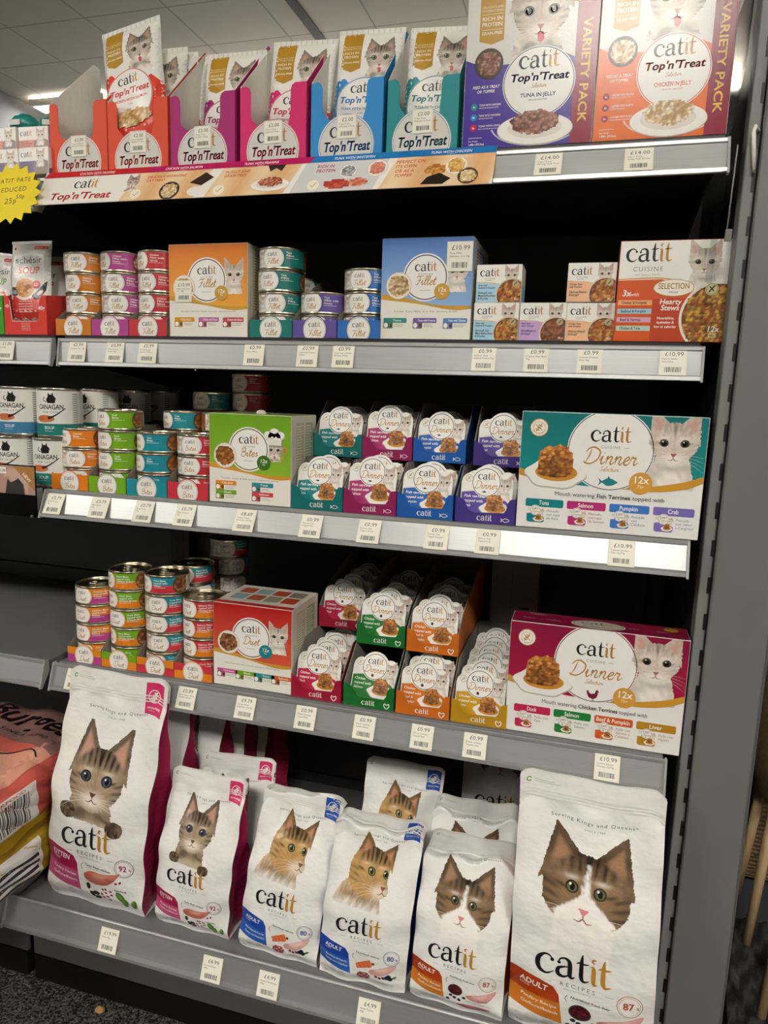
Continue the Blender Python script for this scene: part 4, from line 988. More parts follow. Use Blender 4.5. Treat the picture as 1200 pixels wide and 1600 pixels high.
# wide dinner boxes
def lid_outline(W, H):
    r = .014*W/.074; P = []
    def arc(cx, cy, rad, a0, a1, n): P.extend((cx+rad*math.cos(math.radians(a0+(a1-a0)*k/n)), cy+rad*math.sin(math.radians(a0+(a1-a0)*k/n))) for k in range(n+1))
    yt = .87*H
    arc(W-r, r, r, -90, 0, 4); arc(W-r, yt-r, r, 0, 80, 3)
    R = .305*W; cx, cy = .48*W, H-R; arc(cx, cy, R, 30, 150, 12)
    arc(r, yt-r, r, 100, 180, 3); arc(r, r, r, 180, 270, 4)
    return P
def lid_art(A, W, H, col, lines, icon, n=3, cn=22, seed=1, ringc=None):
    """printed cup lid: white top, coloured lower part, round emblem, cat and terrine"""
    L = A.L; rc = ringc or INK
    A.poly(lid_outline(W, H), 'efece5', L)
    lo = [(.02*W, .10*H), (.12*W, .02*H), (.88*W, .02*H), (.98*W, .10*H), (.98*W, .30*H), (.80*W, .44*H), (.6*W, .52*H), (.3*W, .54*H), (.02*W, .50*H)]
    A.poly(lo, col, L+1); A.stroke([(.98*W, .32*H), (.80*W, .46*H), (.6*W, .53*H), (.3*W, .55*H), (.02*W, .51*H)], W*.008, lin('d8cfb8'), 4, L=L+2)
    cat(A, 'silver', W*.825, H*.645, W*.135, cn, L=L+3, whisk=False, bot=-2.0)
    A.ellipse(.48*W, .70*H, .285*W, .285*W, 'f3f0ea', 36, L=L+8); A.ring(.48*W, .70*H, .258*W, .270*W, rc, 36, L=L+9)
    logo(A, .49*W, .755*H, .092*W, L+9, n=n); A.rect(.42*W, .728*H, .55*W, .733*H, MID, L+9); script(A, 'Dinner', .475*W, .585*H, .138*W, GOLD, .10, L+9, n)
    if icon == 'fish': fish(A, .45*W, .525*H, .085*W, lin('1b2a44'), L+9)
    else: A.ellipse(.45*W, .525*H, .030*W, .034*W, lin('4a141c'), 8, L=L+9)
    A.ring(.14*W, .76*H, .062*W, .072*W, 'b9a27a', 18, L=L+4); A.stroke([(.11*W, .73*H), (.17*W, .79*H)], .018*W, 'b9a27a', curve=False, L=L+4); A.stroke([(.115*W, .79*H), (.165*W, .735*H)], .012*W, 'b9a27a', curve=False, L=L+4)
    for i, s in enumerate(lines): A.text(s, .07*W, (.415-.085*i)*H, .052*W, WHITE, 'L', 1, shear=.15, L=L+3, fit=min(.40*W, W*.034*len(s)))
    terrine(A, .67*W, .31*H, .56*W, L+10, cn, seed)
TEALD, MAGD, BLUD, VIOD = '0f7f80', 'a82a6c', '1d62b4', '5b46a0'
def dinner_box_art(W, H, col, ringc, icon, sentence, tabs):
    A = Art(clip=(.0007, .0007, W-.0007, H-.0007)); A.rect(0, 0, W, H, 'eeebe6', 1)
    P = [(0, H), (0, .47*H), (.10*W, .435*H), (.25*W, .41*H), (.5*W, .39*H), (.72*W, .395*H), (.9*W, .45*H), (W, .50*H), (W, H)]
    N = 16; V = []; F = []; Cc = []
    ys = [.47, .445, .425, .41, .40, .395, .39, .388, .388, .39, .395, .405, .42, .44, .46, .48, .505]
    for i in range(N+1):
        for k in range(3): t = k/2; V.append((W*i/N, H*(ys[i]+(1-ys[i])*t))); Cc.append(mix(hx(col[0]), hx(col[1]), t))
    for i in range(N):
        for k in range(2): F.append((i*3+k, (i+1)*3+k, (i+1)*3+k+1, i*3+k+1))
    A.add(V, F, Cc, 2)
    A.stroke([(0, .485*H), (.12*W, .44*H), (.28*W, .41*H)], [H*.06, H*.035, H*.008], 'c9932e', 5, L=3); A.stroke([(.58*W, .385*H), (.75*W, .40*H), (.9*W, .44*H), (W, .50*H)], [.004*H, .045*H, .06*H, .05*H], 'c9932e', 5, L=12)
    A.L = 3
    A.ellipse(.5*W, .70*H, .236*W, .340*H, 'f1eee9', 60, L=4); A.ring(.5*W, .70*H, .226*W, .2305*W, ringc, 60, L=5, ky=(.340*H)/(.236*W))
    cat(A, 'silver', W*.832, H*.765, W*.122, 84, L=5, bot=-2.0)
    logo(A, .50*W, .775*H, .0585*W, 6, n=6); A.text('CUISINE', .5*W, .715*H, .022*H*1.05, MID, 'C', track=.25, L=6); A.rect(.40*W, .724*H, .425*W, .727*H, MID, 6); A.rect(.575*W, .724*H, .60*W, .727*H, MID, 6)
    script(A, 'Dinner', .50*W, .585*H, .088*W, GOLD, .085, 6, 6); script(A, 'Selection', .50*W, .525*H, .026*W, GOLD, .09, 6, 3)
    if icon == 'fish': fish(A, .5*W, .435*H, .11*W, '1f7f86', 6)
    else: hen(A, .5*W, .425*H, .075*W, '7a1434', 6)
    terrine(A, .205*W, .56*H, .33*W, 6, 46, 7)
    grainfree(A, .10*W, .865*H, .052*W, L=6)
    A.ellipse(.675*W, .44*H, .062*W, .062*W, 'd29a3c', 34, L=13); A.text('12x', .675*W, .44*H, .058*H, WHITE, 'C', 1, L=14); A.text('75g', .675*W, .40*H, .026*H, 'f3dca8', 'C', 1, L=14)
    s1, s2, s3 = sentence; wa = A.text_w(s1, .034*H); wb = A.text_w(s2, .034*H, 1); wc = A.text_w(s3, .034*H); k = .60*W/(wa+wb+wc); x = .21*W
    A.text(s1, x, .295*H, .034*H, '5a544c', L=14, fit=wa*k); A.text(s2, x+wa*k, .295*H, .034*H, '3c3833', bold=1, L=14, fit=wb*k); A.text(s3, x+(wa+wb)*k, .295*H, .034*H, '5a544c', L=14, fit=wc*k)
    for i, (nm, c, sub) in enumerate(tabs):
        x0 = W*(.05+.235*i); A.rrect(x0, .185*H, x0+.215*W, .255*H, .014*H, c, 3); A.text(nm, x0+.105*W, .205*H, .036*H, WHITE, 'C', 1, L=4, fit=min(.19*W, .0034*len(nm)))
        A.push(x0+.008*W, .045*H); A.L = 5; lid_art(A, .105*W, .155*H, c, ['', ''], icon, 2, 8, i); A.pop()
        for j, q in enumerate(sub): A.text(q, x0+.122*W, (.145-.032*j)*H, .022*H, mix(hx(c), MID, .5), shear=.15, L=3)
    return A
FT = [('Tuna', TEALD, ['Pescado', 'con capa', 'de Atun']), ('Salmon', 'b52c72', ['Pescado', 'con capa', 'de Salmon']), ('Pumpkin', '3f78c4', ['Pescado', 'con', 'Calabaza']), ('Crab', '7a68b4', ['Pescado', 'con Sabor', 'a Cangrejo'])]
CT = [('Duck', 'c02650', ['Pollo con', 'Pato']), ('Salmon', '1e7f38', ['Pollo con', 'Salmon']), ('Beef & Pumpkin', 'cf5a1e', ['Pollo con', 'Vacuno y', 'Calabaza']), ('Liver', 'b5821f', ['Pollo con', 'Higado'])]
W, H = .236, .1595
carton('dinner_box', 'wide teal and white dinner box with a pale cat, on the third shelf', W, H, .075, (.393, .0015, z3), dinner_box_art(W, H, ('128a86', '0d6f70'), '17405c', 'fish', ('Mouth watering ', 'Fish Terrines', ' topped with'), FT), side='0f6a6a', base='e4e0d8', top=boxtop(W, .075, '0d6f70'))
W, H = .239, .166; D = .052
def dtop(W, D):
    A = Art(clip=(.001, .001, W-.001, D-.001)); A.rect(0, 0, W, D, '7c1232', 1)
    A.ellipse(W*.5, D*.42, W*.155, D*.36, 'b9b2a4', 40, L=2); A.ring(W*.5, D*.42, W*.138, W*.142, INK, 40, L=3, ky=D*.36/(W*.155)); A.push(W*.5, D*.46, 1, .55); logo(A, 0, 0, .012, 3); A.pop()
    A.push(W*.5, D*.2, 1, .6); script(A, 'Dinner', 0, 0, .014, '6d5a2a', .09, 3); A.pop()
    A.text('Chicken', W*.1, D*.78, .005, 'd8c9c4', 'L', shear=.2, L=2)
    for x, s in ((.1, 'Duck'), (.24, 'Salmon'), (.70, 'Beef'), (.86, 'Liver')): A.text('3x '+s, W*x, D*.42, .0035, 'd8c9c4', 'C', L=2)
    A.ellipse(W*.91, D*.72, W*.04, D*.16, 'b08a3a', 20, L=2); return A
def dright(D, H):
    A = Art(clip=(.0007, .0007, D-.0007, H-.0007)); A.rect(0, 0, D, H, 'e6e2da', 1); A.rect(0, H*.46, D, H, '8d1538', 2); A.rect(0, H*.40, D, H*.47, 'c9932e', 3); return A
carton('dinner_box', 'wide crimson and white dinner box with a pale cat, on the fourth shelf', W, H, D, (.397, .0015, z4), dinner_box_art(W, H, ('a3163f', '861338'), '5a1028', 'hen', ('Mouth watering ', 'Chicken Terrines', ' topped with'), CT), dright(D, H), dtop(W, D), side='7c1232', base='d8d2cb')

# stew boxes and the stews selection box
STEW = ('8f5a2c', 'a8702f', 'c08a4a', '7a3f22', 'b5562f', 'd9a24a')
def stew_art(W, H, col, l1, l2, veg, seed):
    A = Art(clip=(.0006, .0006, W-.0006, H-.0006)); A.rect(0, 0, W, H, 'f1eee6', 1)
    A.poly([(0, 0), (W, 0), (W, .42*H), (.75*W, .40*H), (.4*W, .50*H), (0, .53*H)], col, 2); A.stroke([(0, .54*H), (.4*W, .51*H), (.75*W, .41*H)], H*.02, 'd9b06a', 4, L=3)
    logo(A, .30*W, .70*H, .115*W, 3, n=4); A.text('CUISINE', .30*W, .61*H, .045*H, MID, 'C', track=.2, L=3); greek(A, .2*W, .575*H, .2*W, .018*H, 1, MID, 3)
    A.L = 3; cat(A, 'silver', .77*W, .70*H, .15*W, 26, L=4, whisk=False)
    A.ellipse(.80*W, .20*H, .36*W, .36*W, 'd9cdb8', 36, L=10); A.ellipse(.80*W, .20*H, .33*W, .33*W, '6b3f22', 36, L=11); chunks(A, .80*W, .20*H, .315*W, .315*W, veg, .055*W, 26, seed, 12)
    A.ring(.87*W, .50*H, .0*W, .07*W, 'b3aa88', 20, L=13); A.stroke([(.84*W, .46*H), (.90*W, .54*H)], .018*W, '3c3a30', curve=False, L=14)
    for i, s in enumerate(l1): A.text(s, .05*W, (.435-.065*i)*H, .045*H, INK, 'L', 1, shear=.12, L=3, fit=min(.44*W, .0014*len(s)))
    for i, s in enumerate(l2): A.text(s, .05*W, (.235-.075*i)*H, .055*H, INK, 'L', 1, shear=.12, L=3, fit=min(.44*W, .0018*len(s)))
    A.text('95 g', .90*W, .06*H, .05*H, WHITE, 'C', 1, L=14)
    return A
W, H, D = .0640, .0520, .05
SB = [(.2245, 0, 'a9d3e6', ['Stew with', 'Seafood & Pumpkin'], ['Eintopf mit', 'Meeresfruchten', '& Kurbis'], 'pale blue seafood stew box on the shelf, under its twin'),
      (.2255, 1, 'a9d3e6', ['Stew with', 'Seafood & Pumpkin'], ['Eintopf mit', 'Meeresfruchten', '& Kurbis'], 'pale blue seafood stew box lying on top of its twin'),
      (.2895, 0, 'c2a0d0', ['Beef Stew', 'with Veggies'], ['Rindfleisch-', 'Eintopf'], 'mauve beef stew box between the blue and peach ones'),
      (.3535, 0, 'f0bd92', ['Chicken Stew', 'with Pumpkin'], ['Huhnerfleisch', 'Eintopf'], 'peach chicken stew box on the shelf, under its twin'),
      (.3515, 1, 'f0bd92', ['Chicken Stew', 'with Pumpkin'], ['Huhnerfleisch', 'Eintopf'], 'peach chicken stew box lying on top of its twin')]
for i, (x, up, col, l1, l2, lab) in enumerate(SB):
    s = Art(clip=(.0006, .0006, D-.0006, H-.0006)); s.rect(0, 0, D, H, 'e6e2d9', 1); s.rect(0, 0, D, H*.5, col, 2); greek(s, .005, H*.42, D*.7, .0016, 7, MID, 3)
    carton('stew_box', lab, W, H, D, (x, .052+.002*(i % 2), z2+up*(H+.0003)), stew_art(W, H, col, l1, l2, STEW if col != 'c2a0d0' else ('6b3f2c', '8a5a3c', '7d4a33', 'a06a45'), i+2), s, boxtop(W, D, 'ece8df'), side='e6e2d9', group='small stew boxes')
W, H, D = .1365, .1300, .095
A = Art(clip=(.0007, .0007, W-.0007, H-.0007)); A.rect(0, 0, W, H, 'efece6', 1)
A.poly([(0, 0), (W, 0), (W, .55*H), (.7*W, .56*H), (.4*W, .62*H), (0, .61*H)], 'cf561f', 2); A.rect(.34*W, 0, W, .43*H, 'b8401c', 3)
A.stroke([(0, .62*H), (.4*W, .63*H), (.7*W, .57*H), (W, .56*H)], .012*H, 'd09a3a', 5, L=4)
logo(A, .275*W, .80*H, .112*W, 4, n=6); A.text('CUISINE', .27*W, .70*H, .045*H, MID, 'C', track=.2, L=4); A.text('NATURALLY TASTY', .27*W, .655*H, .017*H, MID, 'C', track=.1, L=4)
A.L = 4; cat(A, 'silver', .775*W, .77*H, .135*W, 60, L=5, bot=-2.0)
A.ellipse(.52*W, .535*H, .185*W, .085*H, 'b9985a', 40, L=10); A.ellipse(.52*W, .535*H, .178*W, .078*H, 'efe9dc', 40, L=11); A.text('SELECTION', .52*W, .525*H, .055*H, 'a5782c', 'C', 1, .72, .02, L=12); A.text('*****', .52*W, .47*H, .03*H, INK, 'C', L=12)
A.ellipse(.93*W, .24*H, .34*W, .34*W, 'e9e2d4', 50, L=8); A.ellipse(.93*W, .24*H, .315*W, .315*W, '6d3f1c', 50, L=9); chunks(A, .93*W, .24*H, .305*W, .305*W, STEW+('e0b83a', '93702c'), .030*W, 56, 3, 10)
A.ring(.86*W, .52*H, 0, .058*W, 'd5cf9c', 26, L=13); A.ring(.86*W, .52*H, .048*W, .051*W, INK, 26, L=14); A.stroke([(.835*W, .49*H), (.885*W, .555*H)], .012*W, INK, curve=False, L=14); A.stroke([(.84*W, .545*H), (.88*W, .50*H)], .01*W, INK, curve=False, L=14)
A.text('3x', .05*W, .455*H, .06*H, WHITE, 'L', 1, shear=.15, L=4); A.text('with', .125*W, .455*H, .035*H, WHITE, 'L', shear=.15, L=4)
for i, (s, c) in enumerate((('Chicken & Pumpkin', 'e9a873'), ('Seafood & Pumpkin', '9cc4d8'), ('Beef & Veggies', 'd8a0bc'), ('Chicken & Tuna', 'b5d0c0'))):
    A.rect(.02*W, (.365-.085*i)*H, .335*W, (.415-.085*i)*H, c, 4); A.text(s, .05*W, (.378-.085*i)*H, .026*H, INK, 'L', 1, L=5, fit=min(.26*W, .0019*len(s)))
A.text('Hearty', .50*W, .375*H, .052*H, WHITE, 'C', 1, shear=.15, L=4); A.text('Stews', .50*W, .315*H, .052*H, WHITE, 'C', 1, shear=.15, L=4)
for i, s in enumerate(('Nourishing,', 'hydrating &', 'low in calories')): A.text(s, .47*W, (.225-.042*i)*H, .025*H, WHITE, 'C', 1, shear=.15, L=4)
A.text('12x', .90*W, .105*H, .055*H, WHITE, 'C', 1, shear=.15, L=16); A.rrect(.865*W, .045*H, .935*W, .09*H, .01*H, 'd8c48a', 16); A.text('95g', .90*W, .055*H, .024*H, INK, 'C', 1, L=17)
carton('selection_box', 'orange and white hearty stews box at the right end of the second shelf', W, H, D, (.4535, .046, z2), A, None, boxtop(W, D, 'd9d4ca'), side='b34a22')

# brown carton at the back of the fourth shelf
A = Art(); A.rect(.050, .012, .0725, .106, '7a746a', 1); barcode(A, .0525, .014, .090, .017, lin('191817'), 26, 2, 8, vertical=True); A.rect(.037, 0, .0376, .20, '5d574f', 1)
t = carton('shipping_carton', 'grey brown shipping carton with a tall barcode at the back of the fourth shelf', .085, .19, .13, (.256, .275, z4), A, side='8a8277', mat='raw_card')
# ================================================================ dinner cups in their card trays
CUPS = {}
CW, CH = .0745, .0785
def cup_proto(col, lines, icon, seed):
    t = thing('dinner_cup', 'cup', 'food cup', (0, 0, 0))
    A = Art(); lid_art(A, CW, CH, col, lines, icon, 3, 24, seed)
    P = [(x-CW/2, z) for x, z in lid_outline(CW, CH)]
    m = MB(); m.prism(P, 'y', 0, .0010, 'e9e6df'); m.art(A, FR(CW), dl=.00006); m.build('printed_lid', 'cup_lid', t)
    m = MB(); V = []; n = len(P)
    for s, y in ((.93, .001), (.90, .006), (.82, .020), (.74, .027)): V += [(x*s, y, .037+(z-.037)*s*.96) for x, z in P]
    F = [(j*n+i, j*n+(i+1) % n, (j+1)*n+(i+1) % n, (j+1)*n+i) for j in range(3) for i in range(n)]+[tuple(range(3*n, 4*n))]
    m.add(V, F, 'dedbd3', 0, False); m.build('tub', 'plastic', t)
    return t
CUPSPEC = {'tuna': (TEALD, ['Fish terrine', 'topped with', 'Tuna'], 'fish', 1), 'salmon': ('a82a6c', ['Fish terrine', 'topped with', 'Salmon'], 'fish', 2), 'pumpkin': (BLUD, ['Fish terrine', 'topped with', 'Pumpkin'], 'fish', 3), 'crab': (VIOD, ['Fish terrine', 'topped with', 'Crab'], 'fish', 4),
           'duck': ('b81f48', ['Chicken', 'topped with', 'Duck'], 'heart', 5), 'gsalmon': ('1f7a34', ['Chicken', 'topped with', 'Salmon'], 'heart', 6), 'beef': ('d4741c', ['Chicken', 'topped with', 'Beef &', 'Pumpkin'], 'heart', 7), 'liver': ('c99a18', ['Chicken', 'topped with', 'Liver'], 'heart', 8)}
def cup(kind, label, loc, lean, yaw, group):
    if kind not in CUPS:
        CUPS[kind] = cup_proto(*CUPSPEC[kind]); o = CUPS[kind]; o['label'] = label; o['group'] = group; o.location = loc; o.rotation_euler = (lean, 0, yaw); return o
    return dup(CUPS[kind], label, loc, (lean, 0, yaw), group)
TRAYCOL = {'tuna': '0f6a68', 'salmon': '8d1f56', 'pumpkin': '1c58a6', 'crab': '453482', 'duck': '9c1636', 'gsalmon': '1a6b2c', 'beef': 'c8691a', 'liver': 'b5891a'}
def dinner_tray(kind, label, x0, x1, y, z, D, hs, cups, where, sink=0.):
    """cups: list of (y offset, extra height, lean) from the front one to the back"""
    W = x1-x0; col = TRAYCOL[kind]; inner = '85807a'; t = thing('dinner_tray', label, 'tray', ((x0+x1)/2, y, z), group='dinner cup trays'); fh = .037
    m = MB(); m.box(-W/2, W/2, .0, D, .0002, .0010, inner)
    prof = [(0, 0), (D, 0), (D, hs), (hs*1.0 if hs < .09 else .16, hs), (.034, .062), (.0, fh)]
    if hs < .09: prof = [(0, 0), (D, 0), (D, hs), (.055, hs), (.0, fh)]
    m.prism(prof, 'x', -W/2, -W/2+.0009, inner); m.prism(prof, 'x', W/2-.0009, W/2, inner); m.box(-W/2, W/2, D-.0009, D, 0, hs, inner)
    for s in (-1, 1):                                        # printed outside faces
        A = Art(); A.poly(prof if s > 0 else [(D-a, b) for a, b in prof], col, 1); m.art(A, RT(W/2) if s > 0 else LT(-W/2, D))
    m.build('tray_body', 'raw_card', t)
    P = [(-W/2, 0), (W/2, 0), (W/2, fh), (W/2-.007, fh*.98), (W/2-.0105, fh*.86), (W/2-.0125, .022), (W/2-.016, .0165), (-W/2+.026, .0150), (-W/2+.0185, .0185), (-W/2+.0155, .0245), (-W/2+.0125, fh*.86), (-W/2+.006, fh*.94), (-W/2, fh)]
    A = Art(); A.poly(P, col, 1); A.L = 2; logo(A, 0, .0045, .0058, 2, mono=WHITE)
    if CUPSPEC[kind][2] == 'fish': fish(A, W*.34, .0065, .0120, WHITE, 2, True)
    else: heart(A, W*.36, .0070, .0090, WHITE, 2)
    m = MB(); m.prism(P, 'y', -.0009, 0, col); m.art(A, lambda u, v, o: (u, -.0009-o, v)); m.build('front_panel', 'coated_card', t)
    for i, (dy, dz, ln) in enumerate(cups):
        pos = ['front', 'second', 'third', 'fourth', 'fifth', 'sixth'][i]
        cup(kind, '%s cup of dinner, %s of the row in the %s' % (where[0], pos, where[1]), ((x0+x1)/2+((i*37) % 5-2)*.0006, y+.006+dy, z+.0025+dz), -ln, ((i*53) % 7-3)*.012, 'dinner cups in the card trays')
    return t
def row(n, dy0=0., dz0=0., sp=.034, ln=.20, fall=0.): return [(dy0+i*sp, dz0-fall*i, ln+.012*((i*7) % 3)) for i in range(n)]
for kind, x0, x1, cn, cups in (('tuna', -.0635, .0190, 'teal', row(2)+[(.085,0,.55)]), ('salmon', .0205, .1015, 'magenta', row(2, 0, .0045)+[(.085,0,.55)]), ('pumpkin', .1030, .1855, 'blue', row(2, .001, -.001)+[(.085,0,.55)]), ('crab', .1890, .2735, 'violet', row(2)+[(.08,0,.5),(.115,0,.55)])):
    dinner_tray(kind, '%s dinner tray on the third shelf, under its twin tray' % cn, x0, x1, .001, z3, .25, .074, cups, (cn, 'lower %s fish tray' % cn))
zu = z3+.0745
for kind, x0, x1, y, cn, cups in (('tuna', -.063, .0190, .088, 'teal', row(3)), ('salmon', .0205, .1015, .086, 'magenta', row(3, 0, .005)), ('pumpkin', .1035, .1855, .086, 'blue', row(3, .001, -.002)), ('crab', .1995, .2835, .075, 'violet', row(3))):
    dinner_tray(kind, '%s dinner tray stacked on top of another on the third shelf' % cn, x0, x1, y, zu, .25, .088, cups, (cn, 'upper %s fish tray' % cn))
for kind, x0, x1, cn, cups in (('duck', -.0600, .0235, 'crimson', row(3, 0, 0, .036)+[(.112,0,.4),(.15,0,.5)]), ('gsalmon', .0280, .1090, 'green', [(.010, -.001, .42)]), ('beef', .1125, .1950, 'orange', row(1)+[(.044,0,.25),(.09,0,.5)]), ('liver', .1975, .2800, 'yellow', row(6, 0, 0, .040))):
    dinner_tray(kind, '%s dinner tray standing on the fourth shelf' % cn, x0, x1, .001, z4, .255, .080, cups, (cn, 'lower %s chicken tray' % cn))
zu = z4+.0805
for kind, x0, x1, y, cn, cups in (('duck', -.0595, .0235, .117, 'crimson', row(4, 0, 0, .045)), ('gsalmon', .0275, .1085, .060, 'green', row(3, .001, .001, .036)+[(.17, 0, .25)]), ('beef', .1125, .1950, .055, 'orange', row(2, .001, 0, .038)+[(.10, 0, .2), (.155, 0, .22)])):
    dinner_tray(kind, '%s dinner tray stacked on top of another on the fourth shelf' % cn, x0, x1, y, zu, .27, .096, cups, (cn, 'upper %s chicken tray' % cn))

# ================================================================ treat pouches in tall trays on the top shelf
z1 = 1.5853
PW, PH = .094, .168
def pouch_mesh(fn_art):
    def prof(u, v):
        e = min(u, 1-u)*9; f = min(v*7, (1-v)*5.5); return .0105*min(1, max(0, e))**.5*min(1, max(0, f))**.6
    def P(u, v, sgn, off=0.):
        wv = .0012*math.sin(v*9+u*5)*math.sin(u*7)
        return ((u-.5)*PW*(1-.03*math.sin(math.pi*v)), sgn*(prof(u, v)+off)+wv, v*PH)
    return P
def pouch(label, loc, rot, col, dark, line2, group='treat pouches on the top shelf', fishy=True, pal=('d8b27a', 'c99a5c', 'e6cfa2', 'b07f42'), size=1.):
    t = thing('treat_pouch', label, 'pouch', loc, rot, group); P = pouch_mesh(None)
    A = Art(clip=(0, 0, PW, PH)); W, H = PW, PH
    A.rect(0, 0, W, H, 'eceae4', 1)
    A.poly([(0, 0), (W, 0), (W, .46*H), (.86*W, .53*H), (.7*W, .50*H), (.35*W, .52*H), (.18*W, .62*H), (0, .60*H)], col, 2)
    A.poly([(.10*W, 1.0*H), (.10*W, .70*H), (.25*W, .672*H), (.40*W, .70*H), (.40*W, 1.0*H)], 'b4892a', 2)
    for i, (s, h, b) in enumerate((('DELICIOUS AND', .011, 0), ('HYDRATING', .011, 0), ('RICH IN', .018, 1), ('PROTEIN', .018, 1), ('GRAIN-FREE', .013, 1))):
        A.text(s, .25*W, (.868, .850, .812, .782, .742)[i]*H, h*H, 'f1e8cf', 'C', b, .82, L=3, fit=min(.26*W, .0030*len(s)))
    A.L = 2; cat(A, 'lick', .69*W, .765*H, .205*W, 48, L=3, bot=-1.5)
    A.ellipse(.47*W, .40*H, .40*W, .225*H, mix(hx(col), WHITE, .85), 40, L=9); A.ring(.47*W, .40*H, .385*W, .395*W, hx(dark), 40, L=10, ky=.225*H/(.40*W)); A.ellipse(.47*W, .40*H, .375*W, .212*H, 'f4f1ec', 40, L=10)
    logo(A, .47*W, .505*H, .095*W, 11, n=4); slab(A, "Top'n'Treat", .47*W, .420*H, .050*H, dark, L=11, fit=.68*W)
    A.text(line2, .47*W, .365*H, .021*H, dark, 'C', 1, .8, L=11, fit=min(.64*W, .003*len(line2))); A.text('in jelly', .47*W, .335*H, .013*H, dark, 'C', L=11)
    chunks(A, .47*W, .225*H, .33*W, .075*H, pal, .0045, 30, 3, 12)
    A.rect(0, 0, W, .045*H, mix(hx(col), INK, .15), 3); greek(A, .1*W, .06*H, .5*W, .0018, 2, WHITE, 3)
    m = MB(); m.sheet(lambda u, v: P(u, v, -1), 12, 18, 'eceae4'); m.sheet(lambda u, v: P(u, v, 1), 12, 18, 'd9d6ce')
    m.art(A, lambda u, v, o: P(u/W, v/H, -1, o+.0002), 0, step=.006, dl=.00012)
    m.build('pouch', 'pouch_film', t)
    m = MB(); m.box(-PW/2, PW/2, -.0006, .0006, PH-.001, PH+.006, 'e6e3dc')
    for k in range(12): m.box(-PW/2+.002+k*PW/12.3, -PW/2+.0035+k*PW/12.3, -.0009, .0009, PH, PH+.0055, 'd2cfc7')
    m.build('sealed_edge', 'pouch_film', t)
    t.scale = (size, size, size)
    return t
def treat_tray(x0, x1, col, dark, label, eh=.100, hb=.205, ring=None):
    W = x1-x0; t = thing('treat_tray', label, 'tray', ((x0+x1)/2, .012, z1), group='treat pouch trays on the top shelf'); D = .125; inner = 'cfcbc2'
    m = MB(); prof = [(0, 0), (D, 0), (D, hb), (D-.016, hb+.001), (.0, eh)]
    m.box(-W/2, W/2, 0, D, .0002, .001, inner); m.prism(prof, 'x', -W/2, -W/2+.0009, inner); m.prism(prof, 'x', W/2-.0009, W/2, inner); m.box(-W/2+.001, W/2-.001, D-.0009, D, 0, .10, inner)
    A = Art(); A.poly(prof, col, 1); m.art(A, RT(W/2)); A = Art(); A.poly([(D-a, b) for a, b in prof], col, 1); m.art(A, LT(-W/2, D)); m.build('tray_body', 'raw_card', t)
    r, cy = .0415, .0150; el, er = .0165, .024
    P = [(-W/2, 0), (W/2, 0), (W/2, eh), (W/2-er+.007, eh), (W/2-er+.002, eh-.003), (W/2-er, eh-.009), (W/2-er, .066)]
    a0 = math.acos((W/2-er-.004)/r)
    P.append((W/2-er-.001, .060))
    for k in range(13): a = math.radians(55+70*k/12); P.append((r*math.cos(a), cy+r*math.sin(a)))
    P += [(-W/2+el+.002, .058), (-W/2+el, .066), (-W/2+el, eh-.009), (-W/2+el-.002, eh-.003), (-W/2+el-.007, eh), (-W/2, eh-.002)]
    A = Art(clip=(-W/2, 0, W/2, .2)); A.ellipse(0, cy, r*1.0, r*1.0, mix(hx(dark), WHITE, .2), 50, L=1); A.ellipse(0, cy, r*.975, r*.975, 'f0eee8', 50, L=2); A.ring(0, cy, r*.925, r*.945, dark, 50, L=3); A.ellipse(0, cy, r*.92, r*.92, 'd3d1cc', 50, L=3)
    logo(A, 0, .0270, .0125, 4, n=4); slab(A, "Top'n'Treat", 0, .0080, .0128, dark, L=4, fit=.068)
    m = MB(); m.prism(P, 'y', -.0009, 0, col); m.art(A, lambda u, v, o: (u, -.0009-o, v)); m.build('front_panel', 'tray_card', t)
    return t
TT = [(-.4850, -.3805, 'd8492a', 'c9252b', 'orange red', 'Chicken with Prawns', .104), (-.3785, -.2745, 'd8492a', 'c9252b', 'scarlet', 'Chicken with Salmon', .100), (-.2700, -.1635, 'a3176c', '9a1650', 'purple magenta', 'Tuna with Prawns', .100),
      (-.1550, -.0525, 'cf1f68', 'b81a45', 'hot pink', 'Tuna with Salmon', .103), (-.0450, .0600, '2787c9', '1f6fae', 'sky blue', 'Tuna with Whitefish', .100), (.0665, .1645, '12878c', '0f777c', 'teal', 'Tuna with Chicken', .095)]
for i, (x0, x1, c, d, cn, l2, eh) in enumerate(TT):
    treat_tray(x0, x1, c, d, '%s tray of treat pouches on the top shelf%s' % (cn, ', leftmost of the six' if i == 0 else ''), eh)
    xm = (x0+x1)/2
    ticket('£2.00', ["Treat " + l2.split(' ')[0], l2.split(' ')[-1] + ' 2 Pack'], 'stuck on the front of the %s pouch tray' % cn, (xm+.001, .0105, z1+.024), 0, w=.0285, h=.031, group='price tickets on the pouch trays', col='dddad4')
R = math.radians
pouch('treat pouch leaning in the right corner of the leftmost orange red tray', (-.412, .085, z1+.002), (R(-6), R(8), 0), 'd8492a', 'c93a2c', 'CHICKEN WITH PRAWNS', size=.93)
pouch('salmon treat pouch raised highest, at the front of the scarlet tray', (-.331, .026, z1+.036), (R(-9), R(-10.5), 0), 'd8402a', 'c93a2c', 'CHICKEN WITH SALMON', size=1.12)
for k in range(5):
    pouch('%s of the row of pouches behind the raised one in the scarlet tray' % ['first', 'second', 'third', 'fourth', 'last'][k], (-.322+.0035*k, .052+.0145*k, z1+.004+.002*k), (R(-8), R(-3+2*k), R(8)), 'd8402a', 'c93a2c', 'CHICKEN WITH SALMON', size=1.12-.012*k)
